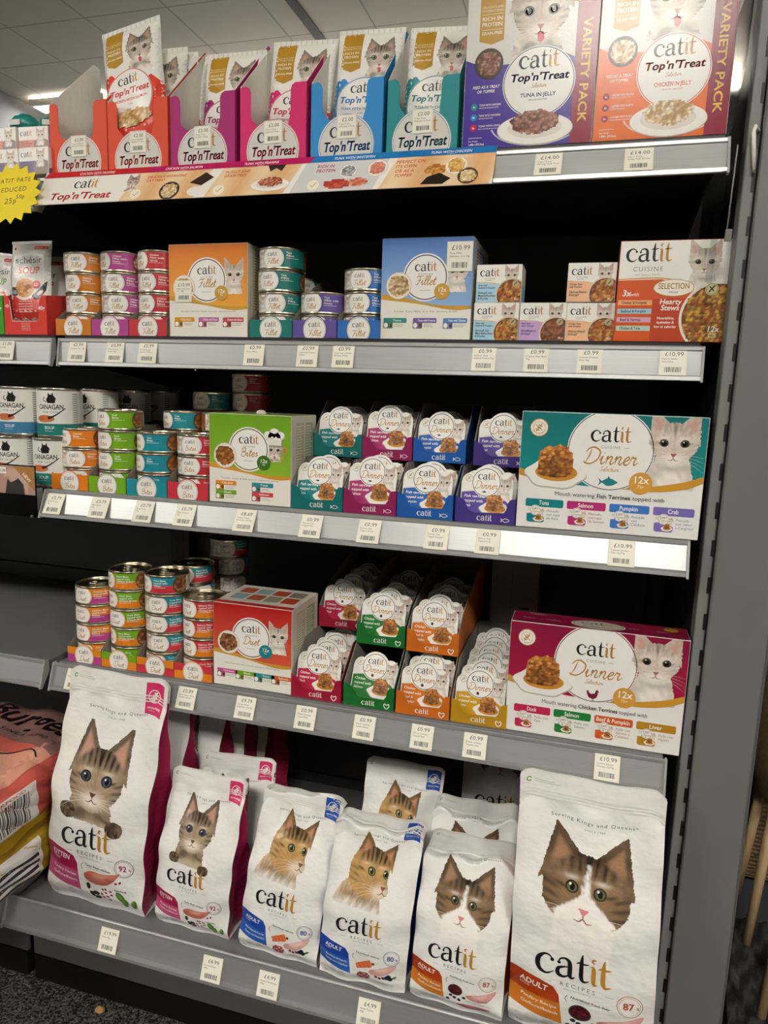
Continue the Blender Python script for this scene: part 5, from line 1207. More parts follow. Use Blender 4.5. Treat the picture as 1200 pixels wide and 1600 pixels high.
pouch('magenta treat pouch showing half a cat face in the purple magenta tray', (-.207, .072, z1+.002), (R(-7), R(1), 0), 'a3176c', '9a1650', 'TUNA WITH PRAWNS', size=1.08)
pouch('pink treat pouch standing in the hot pink tray', (-.095, .066, z1+.002), (R(-7), R(2.5), 0), 'd41f70', 'c41a55', 'TUNA WITH SALMON', size=1.10)
pouch('blue treat pouch standing in the sky blue tray', (.014, .058, z1+.010), (R(-7), R(2), 0), '2787c9', '1f6fae', 'TUNA WITH WHITEFISH', size=1.06)
pouch('teal treat pouch standing in front in the teal tray', (.121, .046, z1+.002), (R(-6), R(3), 0), '12878c', '0f777c', 'TUNA WITH CHICKEN', size=1.02)
pouch('back treat pouch behind the front one in the teal tray', (.125, .095, z1+.004), (R(-6), R(5), 0), '12878c', '0f777c', 'TUNA WITH CHICKEN', size=1.04)

# slanted header card along the front of the top shelf
L0, HH = .705, .0625
A = Art(clip=(0, 0, L0, HH)); A.rect(0, 0, L0, HH, 'efece4', 1)
def tan_photo(x0, x1, slant=.020):
    N = 14; V = []; C = []; F = []
    for i in range(N+1):
        for k in range(2): V.append((x0+(x1-x0)*i/N+slant*k, k*(HH-.011))); C.append(mix(hx('d9a873'), hx('ecd3ad'), .5+.5*math.sin(i*.9+k)))
    F = [(2*i, 2*i+2, 2*i+3, 2*i+1) for i in range(N)]; A.add(V, F, C, 2)
tan_photo(.150, .275); tan_photo(.292, .415); A.poly([(.425, 0), (.545, 0), (.565, HH), (.445, HH)], 'd4d3d2', 2); tan_photo(.553, .70)
cat(A, 'lick', .165, .034, .010, 30, L=3, bot=-1.6)
for x0, x1, c in ((0, .185, 'c3262e'), (.185, .30, 'b5195a'), (.30, .445, 'b5195a'), (.445, .57, '2178b8'), (.57, .71, '1c6fae')): A.poly([(x0, HH-.011), (x1, HH-.011), (x1+.006, HH), (x0+.006, HH)], c, 9)
for x, s in ((.095, 'CHICKEN WITH PRAWNS'), (.245, 'CHICKEN WITH SALMON'), (.37, 'TUNA WITH PRAWNS'), (.51, 'TUNA WITH WHITEFISH'), (.645, 'TUNA WITH CHICKEN')): A.text(s, x, HH-.0080, .0042, 'f5ecec', 'C', 1, .9, L=10, shear=.2); A.text('IN JELLY', x, HH-.0106, .0019, 'f5ecec', 'C', L=10)
logo(A, .083, .0300, .0115, 3, n=5); slab(A, "Top'n'Treat", .077, .0085, .0125, 'c93a3a', L=3, fit=.108)
def cap(lines, x, y, h, col): 
    for i, s in enumerate(lines): A.text(s, x, y-i*h*1.55, h, col, 'L', 1, .9, .06, L=4, shear=.2)
cap(['DELICIOUS HYDRATING', 'CAT TREAT'], .188, .0405, .0043, 'c2452f'); cap(['IN JELLY AND', 'GRAIN FREE'], .316, .0415, .0046, 'c2452f'); cap(['RICH IN', 'PROTEIN'], .458, .0415, .0050, 'a8204a'); cap(['PERFECT ON', 'ITS OWN', 'OR AS A', 'TOPPER'], .572, .0415, .0050, 'c2452f')
for x in (.176, .313, .458): A.ellipse(x, .012, .0090, .0090, 'f1ead8', 24, L=4); A.stroke([(x-.004, .012), (x-.001, .0085), (x+.0045, .0165)], .0012, 'b8952e', curve=False, L=5)
bowl(A, .232, .0155, .0165, ('e3cfa4', 'd2b884', 'efe2c4', 'c9a468'), '3c3026', 3, 20, 3, ring='2a2019')
A.poly([(.262, .028), (.285, .046), (.300, .036), (.283, .022)], '3a2a20', 4); A.ellipse(.278, .012, .016, .009, 'eee9e0', 20, L=4)
plate(A, .392, .017, .030, .0115, ('a3503a', 'c47a5a', '8a3a2a', 'd9a07a'), 3, 26, 5); A.poly([(.382, .052), (.388, .040), (.396, .046), (.405, .040), (.410, .052)], '3a2f26', 4)
bowl(A, .505, .033, .0125, ('9a9a98', 'c9c9c6', '7d7d7b'), 'e9e7e3', 3, 14, 6); bowl(A, .547, .036, .0145, ('d98a72', 'e6a58c', 'c9705c'), 'eae6e0', 3, 14, 7); chunks(A, .492, .012, .020, .009, ('c4473a', 'd9705a', 'a83428'), .004, 18, 8, 4); chunks(A, .522, .014, .014, .008, ('d97a5c', 'c4573f', 'e0a080'), .004, 14, 9, 4)
bowl(A, .655, .033, .0150, ('e3b25c', 'd9973f', 'efcf8a'), 'efe8da', 3, 16, 6); bowl(A, .672, .015, .0135, ('e9d9b0', 'd9c08a', 'c9a468'), '5a4030', 4, 14, 8, ring='3a2a1c'); A.poly([(.610, .004), (.618, .016), (.634, .022), (.650, .012), (.640, .003)], '241d1a', 5); chunks(A, .628, .028, .015, .010, ('c98a3f', 'e0a85c', 'b5722c'), .004, 14, 4, 4)
m = MB(); m.box(0, L0, 0, .0009, 0, HH, 'e9e6de'); m.art(A, lambda u, v, o: (u, -o, v))
o = m.build('header_card', 'coated_card', None, (-.4845, -.0295, 1.5300), (-math.atan2(.030, .0545), 0, 0)); tag(o, 'long slanted header card with food pictures along the top shelf front', 'sign')

# two big variety boxes
def variety_art(W, H, c0, c1, lt, title, l2, pal, dotc, mapc):
    A = Art(clip=(.0007, .0007, W-.0007, H-.0007)); A.rect(0, 0, W, H, 'd9d6d0', 1)
    A.poly([(0, 0), (.84*W, 0), (.84*W, .56*H), (.72*W, .615*H), (.60*W, .60*H), (.40*W, .555*H), (.15*W, .545*H), (0, .60*H)], c0, 2)
    A.rect(.835*W, 0, W, H, '8b1236', 8)
    A.poly([(.10*W, H), (.10*W, .715*H), (.195*W, .69*H), (.29*W, .715*H), (.29*W, H)], 'b4892a', 4)
    for s, y, h, b in (('DELICIOUS AND', .925, .015, 0), ('HYDRATING', .902, .015, 0), ('RICH IN', .845, .025, 1), ('PROTEIN', .808, .025, 1), ('GRAIN-FREE', .755, .019, 1)): A.text(s, .195*W, y*H, h*H, 'f3ead2', 'C', b, .85, L=5, fit=min(.16*W, .0042*len(s)))
    for y in (.885, .785): A.rect(.115*W, y*H, .275*W, (y+.003)*H, 'f3ead2', 5)
    A.L = 2; cat(A, 'lick', .565*W, .86*H, .21*W, 64, L=3, bot=-1.35)
    A.ellipse(.835*W, .985*H, .125*W, .075*H, 'd29a3a', 30, L=9); A.text('24', .85*W, .955*H, .055*H, 'a02a3a', 'C', 1, L=10)
    bowl(A, .185*W, .565*H, .112*W, pal, L=8, n=24, rim='4a382a', ring='2e241c')
    A.text('FEED AS A TREAT', .17*W, .405*H, .019*H, 'f1e9e2', 'C', 1, .85, .03, .2, L=3, fit=.21*W); A.text('OR TOPPER', .17*W, .375*H, .019*H, 'f1e9e2', 'C', 1, .85, .03, .2, L=3)
    for i in range(3):
        A.ellipse(.085*W, (.285-.07*i)*H, .026*W, .026*W, dotc[i], 16, L=3); A.text('8x', .085*W, (.279-.07*i)*H, .012*H, WHITE, 'C', 1, L=4); A.text(l2[i], .125*W, (.288-.07*i)*H, .0125*H, 'efe6e0', 'L', 1, L=3, fit=.17*W); greek(A, .125*W, (.273-.07*i)*H, .16*W, .0016, 1, 'd9cfd6', 3, seed=i)
    A.ring(.57*W, .15*H, .335*W, .35*W, mix(hx(c0), WHITE, .55), 40, a0=190, a1=372, L=3, ky=.46)
    A.ellipse(.575*W, .42*H, .275*W, .235*H, 'eeebe6', 50, L=9); A.ring(.575*W, .42*H, .262*W, .268*W, lt, 50, L=10, ky=.235*H/(.275*W))
    logo(A, .575*W, .515*H, .082*W, 10, n=6); slab(A, "Top'n'Treat", .575*W, .43*H, .050*H, lt, L=10, fit=.44*W); script(A, 'Selection', .575*W, .385*H, .030*W, GOLD, .10, 10, 3)
    A.text(title, .575*W, .325*H, .026*H, lt, 'C', 1, .85, L=10, fit=.27*W); A.text('MENU EN GELATINE', .575*W, .30*H, .010*H, lt, 'C', L=10)
    plate(A, .565*W, .115*H, .29*W, .105*H, pal, 11, 54)
    A.push(.885*W, .80*H, 1, 1, -math.pi/2); A.text('VARIETY PACK', 0, 0, .062*W, 'e3b84a', 'L', 1, 1.0, .02, L=9, fit=.66*H); A.pop()
    A.rect(.05*W, .075*H, .16*W, .078*H, WHITE, 3); A.text('Net Weight', .05*W, .05*H, .010*H, WHITE, 'L', L=3); A.text('1.68kg (59.3oz)', .05*W, .027*H, .013*H, WHITE, 'L', 1, L=3)
    return A
W, H = .1668, .1830
TUN = ('7d5142', '93624f', '6a4032', 'a9786a', 'b58c7c'); CHK = ('d9bf95', 'c9a878', 'e9dab8', 'b8935f', 'efe3c8')
def crinkle(D, H, seed):
    A = Art(clip=(.001, .001, D-.001, H-.001)); A.rect(0, 0, D, H, '8b1236', 1); return A
carton('variety_box', 'tall purple variety box of tuna treats on the top shelf', W, H, .12, (.2548, .012, z1), variety_art(W, H, '4a3796', '33246e', '2c2766', 'TUNA IN JELLY', ['TUNA WITH CHICKEN', 'TUNA WITH WHITEFISH', 'TUNA WITH CRAB'], TUN, ('1d8b98', '2787c9', 'c8274a'), 0), None, boxtop(W, .12, 'd9d6d0'), side='cfccc6', mat='gloss_card')
W = .1570
carton('variety_box', 'tall orange variety box of chicken treats on the top shelf', W, H, .12, (.4176, .012, z1), variety_art(W, H, 'df6a1c', 'b84a12', 'c8472a', 'CHICKEN IN JELLY', ['CHICKEN WITH PRAWNS', 'CHICKEN WITH SALMON', 'CHICKEN WITH DUCK'], CHK, ('9c1f3a', '9c1f3a', '9c1f3a'), 0), crinkle(.12, H, 1), boxtop(W, .12, 'd9d6d0'), side='cfccc6', mat='gloss_card')
# ================================================================ standing food bags on the base shelf
BAGS = {'kit': dict(cat='kitten', c0='a11c4e', c1='c4507c', gus='a8254f', tag='d6366e', pct='92', ttl='KITTEN', sub=['Poultry Recipe', 'Geflugelfleisch'], cat_at=(.47, .66, .215), foods='chicken'),
        'blu': dict(cat='coon', c0='1a449f', c1='2860b8', gus='173f96', tag='1d50a8', pct='80', ttl='ADULT', sub=['Marine Recipe with Ocean Fish', 'Rezept mit Ozeanfisch'], cat_at=(.47, .665, .235), foods='fish'),
        'org': dict(cat='white', c0='ac3d14', c1='d27a22', gus='a33a12', tag=None, pct='87', ttl='ADULT', sub=['Poultry Recipe', 'Geflugelfleisch'], cat_at=(.50, .612, .265), foods='liver')}
BAGMESH = {}
def kind_is_kitten(K): return K['cat'] == 'kitten'
def bag_art(W, H, K, big):
    A = Art(clip=(0, 0, W, H)); A.rect(0, 0, W, H, 'efede8', 1)
    n = 140 if big else 100
    cx, cy, cs = K['cat_at'] if not (big and kind_is_kitten(K)) else (.48, .575, .262)
    A.L = 2
    if K['cat'] == 'kitten': cat(A, 'kitten', cx*W, cy*H, cs*W, n, rot=-.05, paws=True, bot=-1.42 if big else -1.72)
    elif K['cat'] == 'coon': cat(A, 'coon', cx*W, cy*H, cs*W, n, rot=-.06, bot=-1.5)
    else: cat(A, 'white', cx*W, cy*H, cs*W, n, rot=-.06, bot=-1.75)
    A.text('Serving Kings and Queens*', .53*W, .842*H, .0125*H, '54504c', 'C', track=.22, fit=.60*W, L=2); A.text('SINCE 1988', .54*W, .820*H, .0075*H, MID, 'C', track=.3, L=2)
    A.ring(.065*W, .965*H, .012*W, .020*W, '6d9a58', 12, 20, 330, L=2); greek(A, .105*W, .968*H, .20*W, .0042*H*1.0, 2, 'a9b29c', 2)
    if K['tag']:
        A.rect(.79*W, .855*H, .965*W, .985*H, K['tag'], 2); A.ring(.878*W, .928*H, .052*W, .060*W, WHITE, 24, L=3); A.stroke([(.85*W, .91*H), (.905*W, .946*H)], .014*W, WHITE, curve=False, L=3)
        for k in (-1, 1):
            for j in range(3): A.ellipse((.862+.016*j+k*.012)*W, (.915+.011*j-k*.004)*H, .007*W, .013*W, WHITE, 8, rot=-.7-.6*k, L=3)
        A.text('GRAIN-FREE', .878*W, .877*H, .0075*H, WHITE, 'C', 1, L=3, fit=.14*W); greek(A, .82*W, .868*H, .12*W, .002*H, 1, WHITE, 3)
    yb = {'kitten': (.35, .292), 'coon': (.345, .345), 'white': (.31, .290)}[K['cat']][int(big)]
    logo(A, .45*W, yb*H, .140*W, 9, n=7); A.text('RECIPES', .48*W, (yb-.042)*H, .0165*H, '6f6b66', 'C', track=.45, L=3); A.rect(.24*W, (yb-.036)*H, .30*W, (yb-.0345)*H, MID, 3); A.rect(.67*W, (yb-.036)*H, .73*W, (yb-.0345)*H, MID, 3)
    A.text('GRAIN-FREE NUTRITION', .48*W, (yb-.056)*H, .0055*H, MID, 'C', track=.1, L=3)
    # coloured name panel wrapping in from the left edge
    A.poly([(0, .275*H), (.08*W, .268*H), (.22*W, .252*H), (.315*W, .235*H), (.355*W, .205*H), (.365*W, .165*H), (0, .185*H)], K['c0'], 3)
    A.poly([(0, .190*H), (.365*W, .170*H), (.385*W, .075*H), (.25*W, .085*H), (0, .118*H)], K['c1'], 3)
    A.text(K['ttl'], .075*W, .222*H, .022*H, WHITE, 'L', 1, rot=-.12, L=4, fit=.20*W); A.text('CHATON' if K['ttl'] == 'KITTEN' else 'ADULTE', .075*W, .209*H, .007*H, WHITE, 'L', rot=-.12, L=4)
    A.text(K['sub'][0], .085*W, .158*H, .013*H, mix(WHITE, hx(K['c1']), .15), 'L', 1, rot=-.12, L=4, fit=.26*W); A.text(K['sub'][1], .085*W, .130*H, .013*H, mix(WHITE, hx(K['c1']), .25), 'L', 1, rot=-.12, L=4, fit=.27*W)
    greek(A, .05*W, .075*H, .30*W, .003*H, 3, 'b9b5ae', 3); A.ellipse(.17*W, .065*H, .05*W, .025*H, 'dcd9d2', 16, L=3); A.ellipse(.28*W, .055*H, .045*W, .02*H, 'd7d4cd', 16, L=3)
    # percentage seal
    sx, sy, r = .835*W, .232*H, .088*W; rc = {'kit': '5a4a52', 'blu': '44558a', 'org': 'b07a52'}['kit' if K['pct'] == '92' else ('blu' if K['pct'] == '80' else 'org')]
    A.ellipse(sx, sy, r, r, 'f3f0ec', 30, L=3); A.ring(sx, sy, r*.94, r*1.0, rc, 30, L=4); A.ring(sx, sy, r*.80, r*.83, rc, 30, L=4)
    A.text(K['pct'], sx-r*.1, sy-r*.30, r*.62, K['c0'], 'C', 1, .95, L=5); A.text('%', sx+r*.62, sy-r*.25, r*.26, K['c0'], 'C', 1, L=5)
    for i, s in enumerate(({'chicken': 'Tasty fresh chicken', 'fish': 'Nutritious salmon', 'liver': 'Nutritious fresh liver'}[K['foods']],)): A.text(s, .435*W, (.205 if big else .222)*H, .0100*H, '3c3834', 'L', 1, shear=.2, rot=-.04, L=4, fit=.27*W); greek(A, .44*W, (.196 if big else .212)*H, .2*W, .003*H, 1, MID, 4)
    A.stroke([(.415*W, .215*H), (.40*W, .20*H), (.415*W, .185*H)], .004*W, INK, L=4)
    A.text('Superfoods', .74*W, .118*H if K['foods'] != 'fish' else .085*H, .0085*H, '3c3834', 'L', 1, shear=.2, L=4)
    def meat(P, cols, seed):
        xs = [p[0] for p in P]; ys = [p[1] for p in P]; a, b = hx(cols[0]), hx(cols[1])
        Q = [tuple(q) for q in catmull(P, 4, True)]; cxm = sum(xs)/len(xs); cym = sum(ys)/len(ys)
        V = [(cxm*W, cym*H)]+[(x*W, y*H) for x, y in Q]; C = [b]+[a if y < cym else mix(a, b, .5) for x, y in Q]
        A.add(V, [(0, i, i % len(Q)+1) for i in range(1, len(Q)+1)], C, 4)
        Q2 = [(cxm+(x-cxm)*.5-.01, cym+(y-cym)*.45+.006) for x, y in Q]; A.add([(cxm*W, cym*H)]+[(x*W, y*H) for x, y in Q2], [(0, i, i % len(Q2)+1) for i in range(1, len(Q2)+1)], [mix(b, WHITE, .18)]+[b]*len(Q2), 5)
    if K['foods'] == 'chicken':
        meat([(.43, .165), (.50, .185), (.62, .185), (.76, .200), (.80, .205), (.74, .165), (.66, .135), (.55, .125), (.45, .138)], ('b9584a', 'd88e78'), 1)
        for x, y in ((.76, .155), (.80, .163), (.62, .108), (.65, .095), (.61, .085), (.67, .078), (.70, .108), (.65, .112), (.71, .09), (.69, .062), (.63, .07)): A.ellipse(x*W, y*H, .016*W, .010*W, '8a1a2c', 8, rot=x*9, L=5)
        for x, y in ((.47, .108), (.51, .072), (.55, .082), (.57, .062)): A.ellipse(x*W, y*H, .036*W, .020*W, '3a2620', 10, rot=x*17, L=5)
        for x, y, ro, s in ((.80, .090, -.9, 1.), (.84, .060, 1.3, .9), (.93, .065, 1.5, .8)): A.ellipse(x*W, y*H, .062*W*s, .036*W*s, '4b7a2a', 14, rot=ro, L=5); A.ellipse((x-.01)*W, (y+.006)*H, .04*W*s, .018*W*s, '6f9c3e', 12, rot=ro, L=6)
    elif K['foods'] == 'fish':
        A.poly([(.44*W, .155*H), (.60*W, .195*H), (.63*W, .160*H), (.62*W, .148*H), (.46*W, .120*H)], 'd96a35', 4)
        for k in range(4): A.stroke([((.455+.045*k)*W, (.152+.008*k)*H), ((.485+.045*k)*W, (.130+.008*k)*H)], .006*W, 'f0a878', curve=False, L=5)
        meat([(.60, .125), (.70, .150), (.85, .190), (.90, .185), (.84, .140), (.74, .105), (.62, .100)], ('d39a90', 'ecc6bb'), 2)
        chunks(A, .535*W, .075*H, .075*W, .030*H, ('8a3038', 'b8606a', '6d2028', 'e0b0b0'), .016*W, 20, 3, 4)
        for x, y in ((.76, .095), (.72, .088), (.68, .092), (.64, .175)): A.ellipse(x*W, y*H, .018*W, .016*W, '6a1a2a', 8, L=5)
        for x, y in ((.80, .100), (.84, .095), (.82, .110)): A.ellipse(x*W, y*H, .026*W, .024*W, '1c2438', 10, L=5)
        A.ellipse(.88*W, .105*H, .03*W, .013*W, '4b7a2a', 10, rot=.5, L=5)
        greek(A, .66*W, .055*H, .24*W, .0032*H, 2, '5a554f', 4)
    else:
        A.ellipse(.505*W, .150*H, .078*W, .036*H, '55584a', 24, L=4); A.ellipse(.505*W, .150*H, .070*W, .032*H, '3a1218', 24, L=5); chunks(A, .505*W, .153*H, .058*W, .025*H, ('5a1420', '42101a', '701c28'), .014*W, 18, 4, 6)
        for x, y in ((.46, .108), (.50, .098), (.55, .09), (.43, .08), (.60, .112)): A.ellipse(x*W, y*H, .020*W, .017*W, '26262c', 10, L=5)
        meat([(.62, .130), (.70, .150), (.82, .170), (.93, .190), (.88, .140), (.80, .112), (.68, .108)], ('c98480', 'e3b4ac'), 3)
        meat([(.52, .055), (.62, .070), (.80, .075), (.88, .070), (.80, .045), (.66, .032)], ('a85560', 'c98088'), 4)
        greek(A, .62*W, .098*H, .28*W, .0036*H, 2, '5a554f', 4)
    A.text('400 g' if not big else '2 kg', .06*W, .022*H, .010*H, '5a554f', 'L', 1, rot=-.12, L=4)
    return A
def bag_mesh(kind, W, H, D, seed, fold=0., lean=0., tilt=0.):
    K = BAGS[kind]; big = W > .17; rs = np.random.RandomState(seed); ph = rs.rand(12)*6.28
    def sm(a, b, x): t = min(1, max(0, (x-a)/(b-a))); return t*t*(3-2*t)
    def half(v): return (D/2*(.80+.20*sm(0, .08, v)))*(1-sm(.42, .885, v))+.0028
    def crease(u, v, s):
        a = .0016*math.sin(9*v+4*u+ph[0])*math.sin(5*u-3*v+ph[1]); t = sm(.5, .8, v)*(1-sm(.86, .92, v))
        a += t*.0036*(math.sqrt(math.sin(7*u+5*v+ph[2])**2+.12)-.6)+t*.0022*math.sin(14*u-9*v+ph[3])
        eg = (abs(2*u-1))**3; a += eg*.0026*math.sin(26*v+ph[4]+s)+ (1-sm(0, .12, v))*.0022*math.sin(13*u+ph[5])
        return a*(1.25 if big else 1.)
    def wid(v): return W/2*(1-.010*math.sin(math.pi*v)+.004*math.sin(11*v+ph[6])-.03*sm(.0, .05, .05-v)*0)
    def topz(u): e = max(0, abs(2*u-1)-.80)/.20; return H*(1-.030*e*e+.005*math.sin(5*u+ph[7])+.003*math.sin(13*u+ph[8]))
    def curl(v): return .055*max(0, v-.62)**2*(1 if seed % 2 else -.4)
    def F(u, v, sg, off=0.):
        vv = v; z = topz(u)*v if v > .5 else H*v+(topz(u)-H)*v
        h = half(vv); b = (1-(2*u-1)**4)
        y = sg*(max(.0012, h*(.86+.14*b)+b*.006*sm(0, .2, v)*(1-sm(.5, .9, v))+crease(u, v, sg)*(1-sm(.90, .95, v)*.6))+off)
        y += curl(v)*(0 if fold else 1)
        if fold:                                             # top strip bent over backwards
            vf = fold+.018*math.sin(6*u+ph[9])+.010*math.sin(15*u+ph[10]); q = max(0, v-vf)*H; ang = 1.35*sm(0, .05, v-vf)
            if q > 0: z = z-q+q*math.cos(ang)*.55; y += q*math.sin(ang)
        return ((2*u-1)*wid(v)+z*math.tan(R(tilt)), y-z*math.tan(R(lean)), z)
    m = MB(); nu, nv = (34, 60) if big else (28, 46)
    m.sheet(lambda u, v: F(u, v, 1), nu, nv, 'e3e0da')
    m.art(bag_art(W, H, K, big), lambda u, v, o: F(min(1, max(0, u/W)), min(1, max(0, v/H)), -1, o), 0, step=.0045, dl=.00014)
    m.sheet(lambda u, v: (lambda a, b: (a[0], a[1]+(b[1]-a[1])*v, a[2]))(F(u, 0, -1), F(u, 0, 1)), 12, 3, 'dcd9d2')
    for i in range(3): m.sheet(lambda u, v, i=i: (lambda p: (p[0], p[1]-.0012, p[2]))(F(u, .905+.012*i+.005*v, -1, .0006)), 24, 2, 'e7e5df')
    body = m
    g = []
    for sx in (0, 1):
        q = MB()
        def G(s, v):
            v *= (fold-.05) if fold else .93
            a = F(sx, v, -1); b = F(sx, v, 1); k = 1-abs(2*s-1); inw = min(D*.16, .008+D*.10*sm(.1, .8, v))*k*(1 if v < .93 else .3)
            lip = .0012
            return (a[0]-(2*sx-1)*(inw+lip*0), a[1]+(b[1]-a[1])*s, a[2]+(b[2]-a[2])*s)
        q.sheet(G, 8, nv, lambda u, v: mix(hx(K['gus']), hx('3a0a18' if kind == 'kit' else K['gus']), .30*(math.sin(v*190+u*4) > .3)*(v < .62)))
        g.append(q)
    return body, g
def bag(kind, label, W, H, D, loc, lean=0., tilt=0., yaw=0., seed=1, fold=0., group='standing food bags on the base shelf'):
    t = thing('food_bag', label, 'food bag', loc, (0, 0, R(yaw)), group); key = (kind, W, H, D, seed, fold, lean, tilt)
    if key not in BAGMESH:
        b, g = bag_mesh(kind, W, H, D, seed, fold, lean, tilt); o = b.build('printed_bag', 'bag_film', t); gs = [q.build('side_gusset', 'bag_film', t) for q in g]; BAGMESH[key] = [o.data]+[q.data for q in gs]
    else:
        for nm, me in zip(('printed_bag', 'side_gusset', 'side_gusset'), BAGMESH[key]):
            o = bpy.data.objects.new(nm, me); COL.objects.link(o); o.parent = t
    return t
zb = LV[5][2]+.0012
BW, BH, BD = .194, .418, .085; SW, SH, SD = .137, .287, .066
bag('kit', 'largest kitten bag, white with pink sides, at the left front of the base shelf', BW, BH-.006, BD, (-.389, -.028, zb), lean=1.5, tilt=5.0, yaw=-2, seed=1)
for k, (dx, yy) in enumerate(((-.016, .062), (.016, .142), (.030, .222), (.066, .322))):
    bag('kit', ['pink sided kitten bag right behind the largest front one, its cat ear showing', 'second pink sided bag behind the largest kitten bag', 'third pink sided bag in the row behind the largest kitten bag', 'rearmost pink sided kitten bag in the dark, with a pointed top'][k],
        BW, BH-.046, .075, (-.372+dx, yy, zb), lean=-1, tilt=[2, 1.5, 1, 0][k], yaw=[0, 0, 0, -20][k], seed=3)
bag('kit', 'small kitten bag with pink tag, in front on the base shelf', SW, .263, SD, (-.203, -.036, zb), lean=0, tilt=3.2, yaw=-2, seed=1)
bag('kit', 'small kitten bag standing behind the front small one', SW, .246, SD, (-.192, .050, zb), lean=-2, tilt=2, yaw=3, seed=5)
bag('blu', 'left small blue adult bag, its top bent back', SW, .265, SD, (-.046, -.044, zb), lean=-4.5, tilt=4.5, yaw=-3, seed=1, fold=.955)
bag('blu', 'right small blue adult bag, standing nearest the shelf edge', SW, .266, SD, (.0945, -.052, zb), lean=-2, tilt=2.8, yaw=0, seed=5, fold=.885)
bag('blu', 'blue adult bag standing behind the two front blue ones', SW, .254, SD, (.094, .115, zb), lean=-1, tilt=2, yaw=2, seed=7)
bag('org', 'small orange adult bag, in front beside the biggest bag', SW, .264, SD, (.2405, -.052, zb), lean=-3, tilt=1.0, yaw=-3, seed=1, fold=.81)
bag('org', 'small orange adult bag half hidden behind the front small one', SW, .268, SD, (.232, .042, zb), lean=-2, tilt=1.5, yaw=2, seed=5, fold=.83)
bag('org', 'biggest orange adult bag with a white chested cat, at the right front', BW, BH-.048, BD, (.4145, -.042, zb), lean=1.0, tilt=-1.6, yaw=-2, seed=1)
bag('org', 'orange adult bag in the shade at the back of the base shelf', .150, .315, SD, (.250, .335, zb), lean=-1, tilt=0, yaw=1, seed=3)
# ================================================================ left bay: sacks lying on the base shelf
def sack(label, c, size, top, side, seed, art_top=None, art_right=None, rot=0.):
    t = thing('feed_sack', label, 'sack', (c[0], c[1], c[2]-size[2]/2), (0, 0, rot), 'feed sacks lying in the left bay'); hx_, hy, hz = (s/2 for s in size)
    def Mp(p, off=0.):
        x, y, z = p; n = (abs(x)**7+abs(y)**7+abs(z)**7)**(1/7); x, y, z = x/n, y/n, z/n
        pill = (1-abs(x)**5)*(1-abs(y)**5)
        w = .006*math.sin(5*x+seed)*math.sin(6*y+2*seed)+.0035*math.sin(13*x+9*y+seed)+.004*abs(math.sin(9*y+4*z+seed))*(abs(x) > .8)
        return (x*hx_+(w+off)*(1 if x > .93 else 0), y*hy, hz+z*hz*(.72+.28*pill)+(w+off)*(1 if z > .5 else 0))
    m = MB(); n = 22
    for k, f in enumerate((lambda u, v: (u, v, 1), lambda u, v: (u, v, -1), lambda u, v: (1, u, v), lambda u, v: (-1, u, v), lambda u, v: (u, 1, v), lambda u, v: (u, -1, v))):
        m.sheet(lambda u, v, f=f: Mp(f(2*u-1, 2*v-1)), n, n, top if k == 0 else side)
    if art_top: m.art(art_top, lambda u, v, o: Mp((2*u-1, 2*v-1, 1), o+.0012), 0, step=.035, dl=.0003)
    if art_right: m.art(art_right, lambda u, v, o: Mp((1, 2*u-1, 2*v-1), o+.0012), 0, step=.05, dl=.0003)
    m.build('sack_body', 'sack_film', t)
    m = MB(); m.box(-hx_*.95, hx_*.95, hy*.985, hy+.022, hz-.002, hz+.002, side); m.build('stitched_end', 'sack_film', t)
    return t
tA = Art(clip=(0, 0, 1, 1)); tA.rect(0, 0, 1, 1, 'e2a48c', 1); tA.rect(0, .60, 1, 1, '94706a', 2)
tA.poly([(.55, .60), (.55, .50), (.70, .47), (.80, .50), (.90, .60)], 'd4685c', 3); tA.stroke([(.55, .49), (.70, .46), (.80, .49), (.88, .57), (.95, .54)], .008, '3a2620', L=4)
tA.push(.44, .74, 1, 1.25); tA.text('Burgess', 0, 0, .135, '1a1414', 'L', 1, .9, .0, .12, L=4, fit=.53); tA.pop()
tA.text('SINCE 1790', .62, .66, .030, '1a1414', 'L', 0, 1., .1, L=4, fit=.25)
for P in ([(.60, .40), (.68, .37), (.74, .41)], [(.62, .34), (.70, .30)]): tA.stroke(P, .006, '8a4a40', L=4)
rA = Art(clip=(0, 0, 1, 1)); rA.rect(0, 0, 1, 1, 'cf6156', 1); rA.rect(.16, .08, .44, .88, 'dedad4', 2); barcode(rA, .20, .22, .20, .55, INK, 20, 3, 4); rA.text('SUPERFOOD', .18, .80, .05, 'b03a40', 'L', 1, L=3, fit=.2)
yA = Art(clip=(0, 0, 1, 1)); yA.rect(0, 0, 1, 1, 'a98a2a', 1); yA.rect(.20, .10, .50, .92, 'd8d5cf', 2)
for k in range(4): yA.rect(.20, .16+.16*k, .48, .24+.16*k, '2b2b30', 3)
sack('yellow feed sack lying lowest, under the pink sack', (-.715, -.070, .4475), (.43, .42, .102), 'd9c03a', 'b39225', 1.3, None, yA)
sack('pink and brown feed sack lying on the yellow one', (-.712, -.050, .5575), (.43, .42, .110), 'e2a48c', 'cf6156', 2.1, tA, rA)

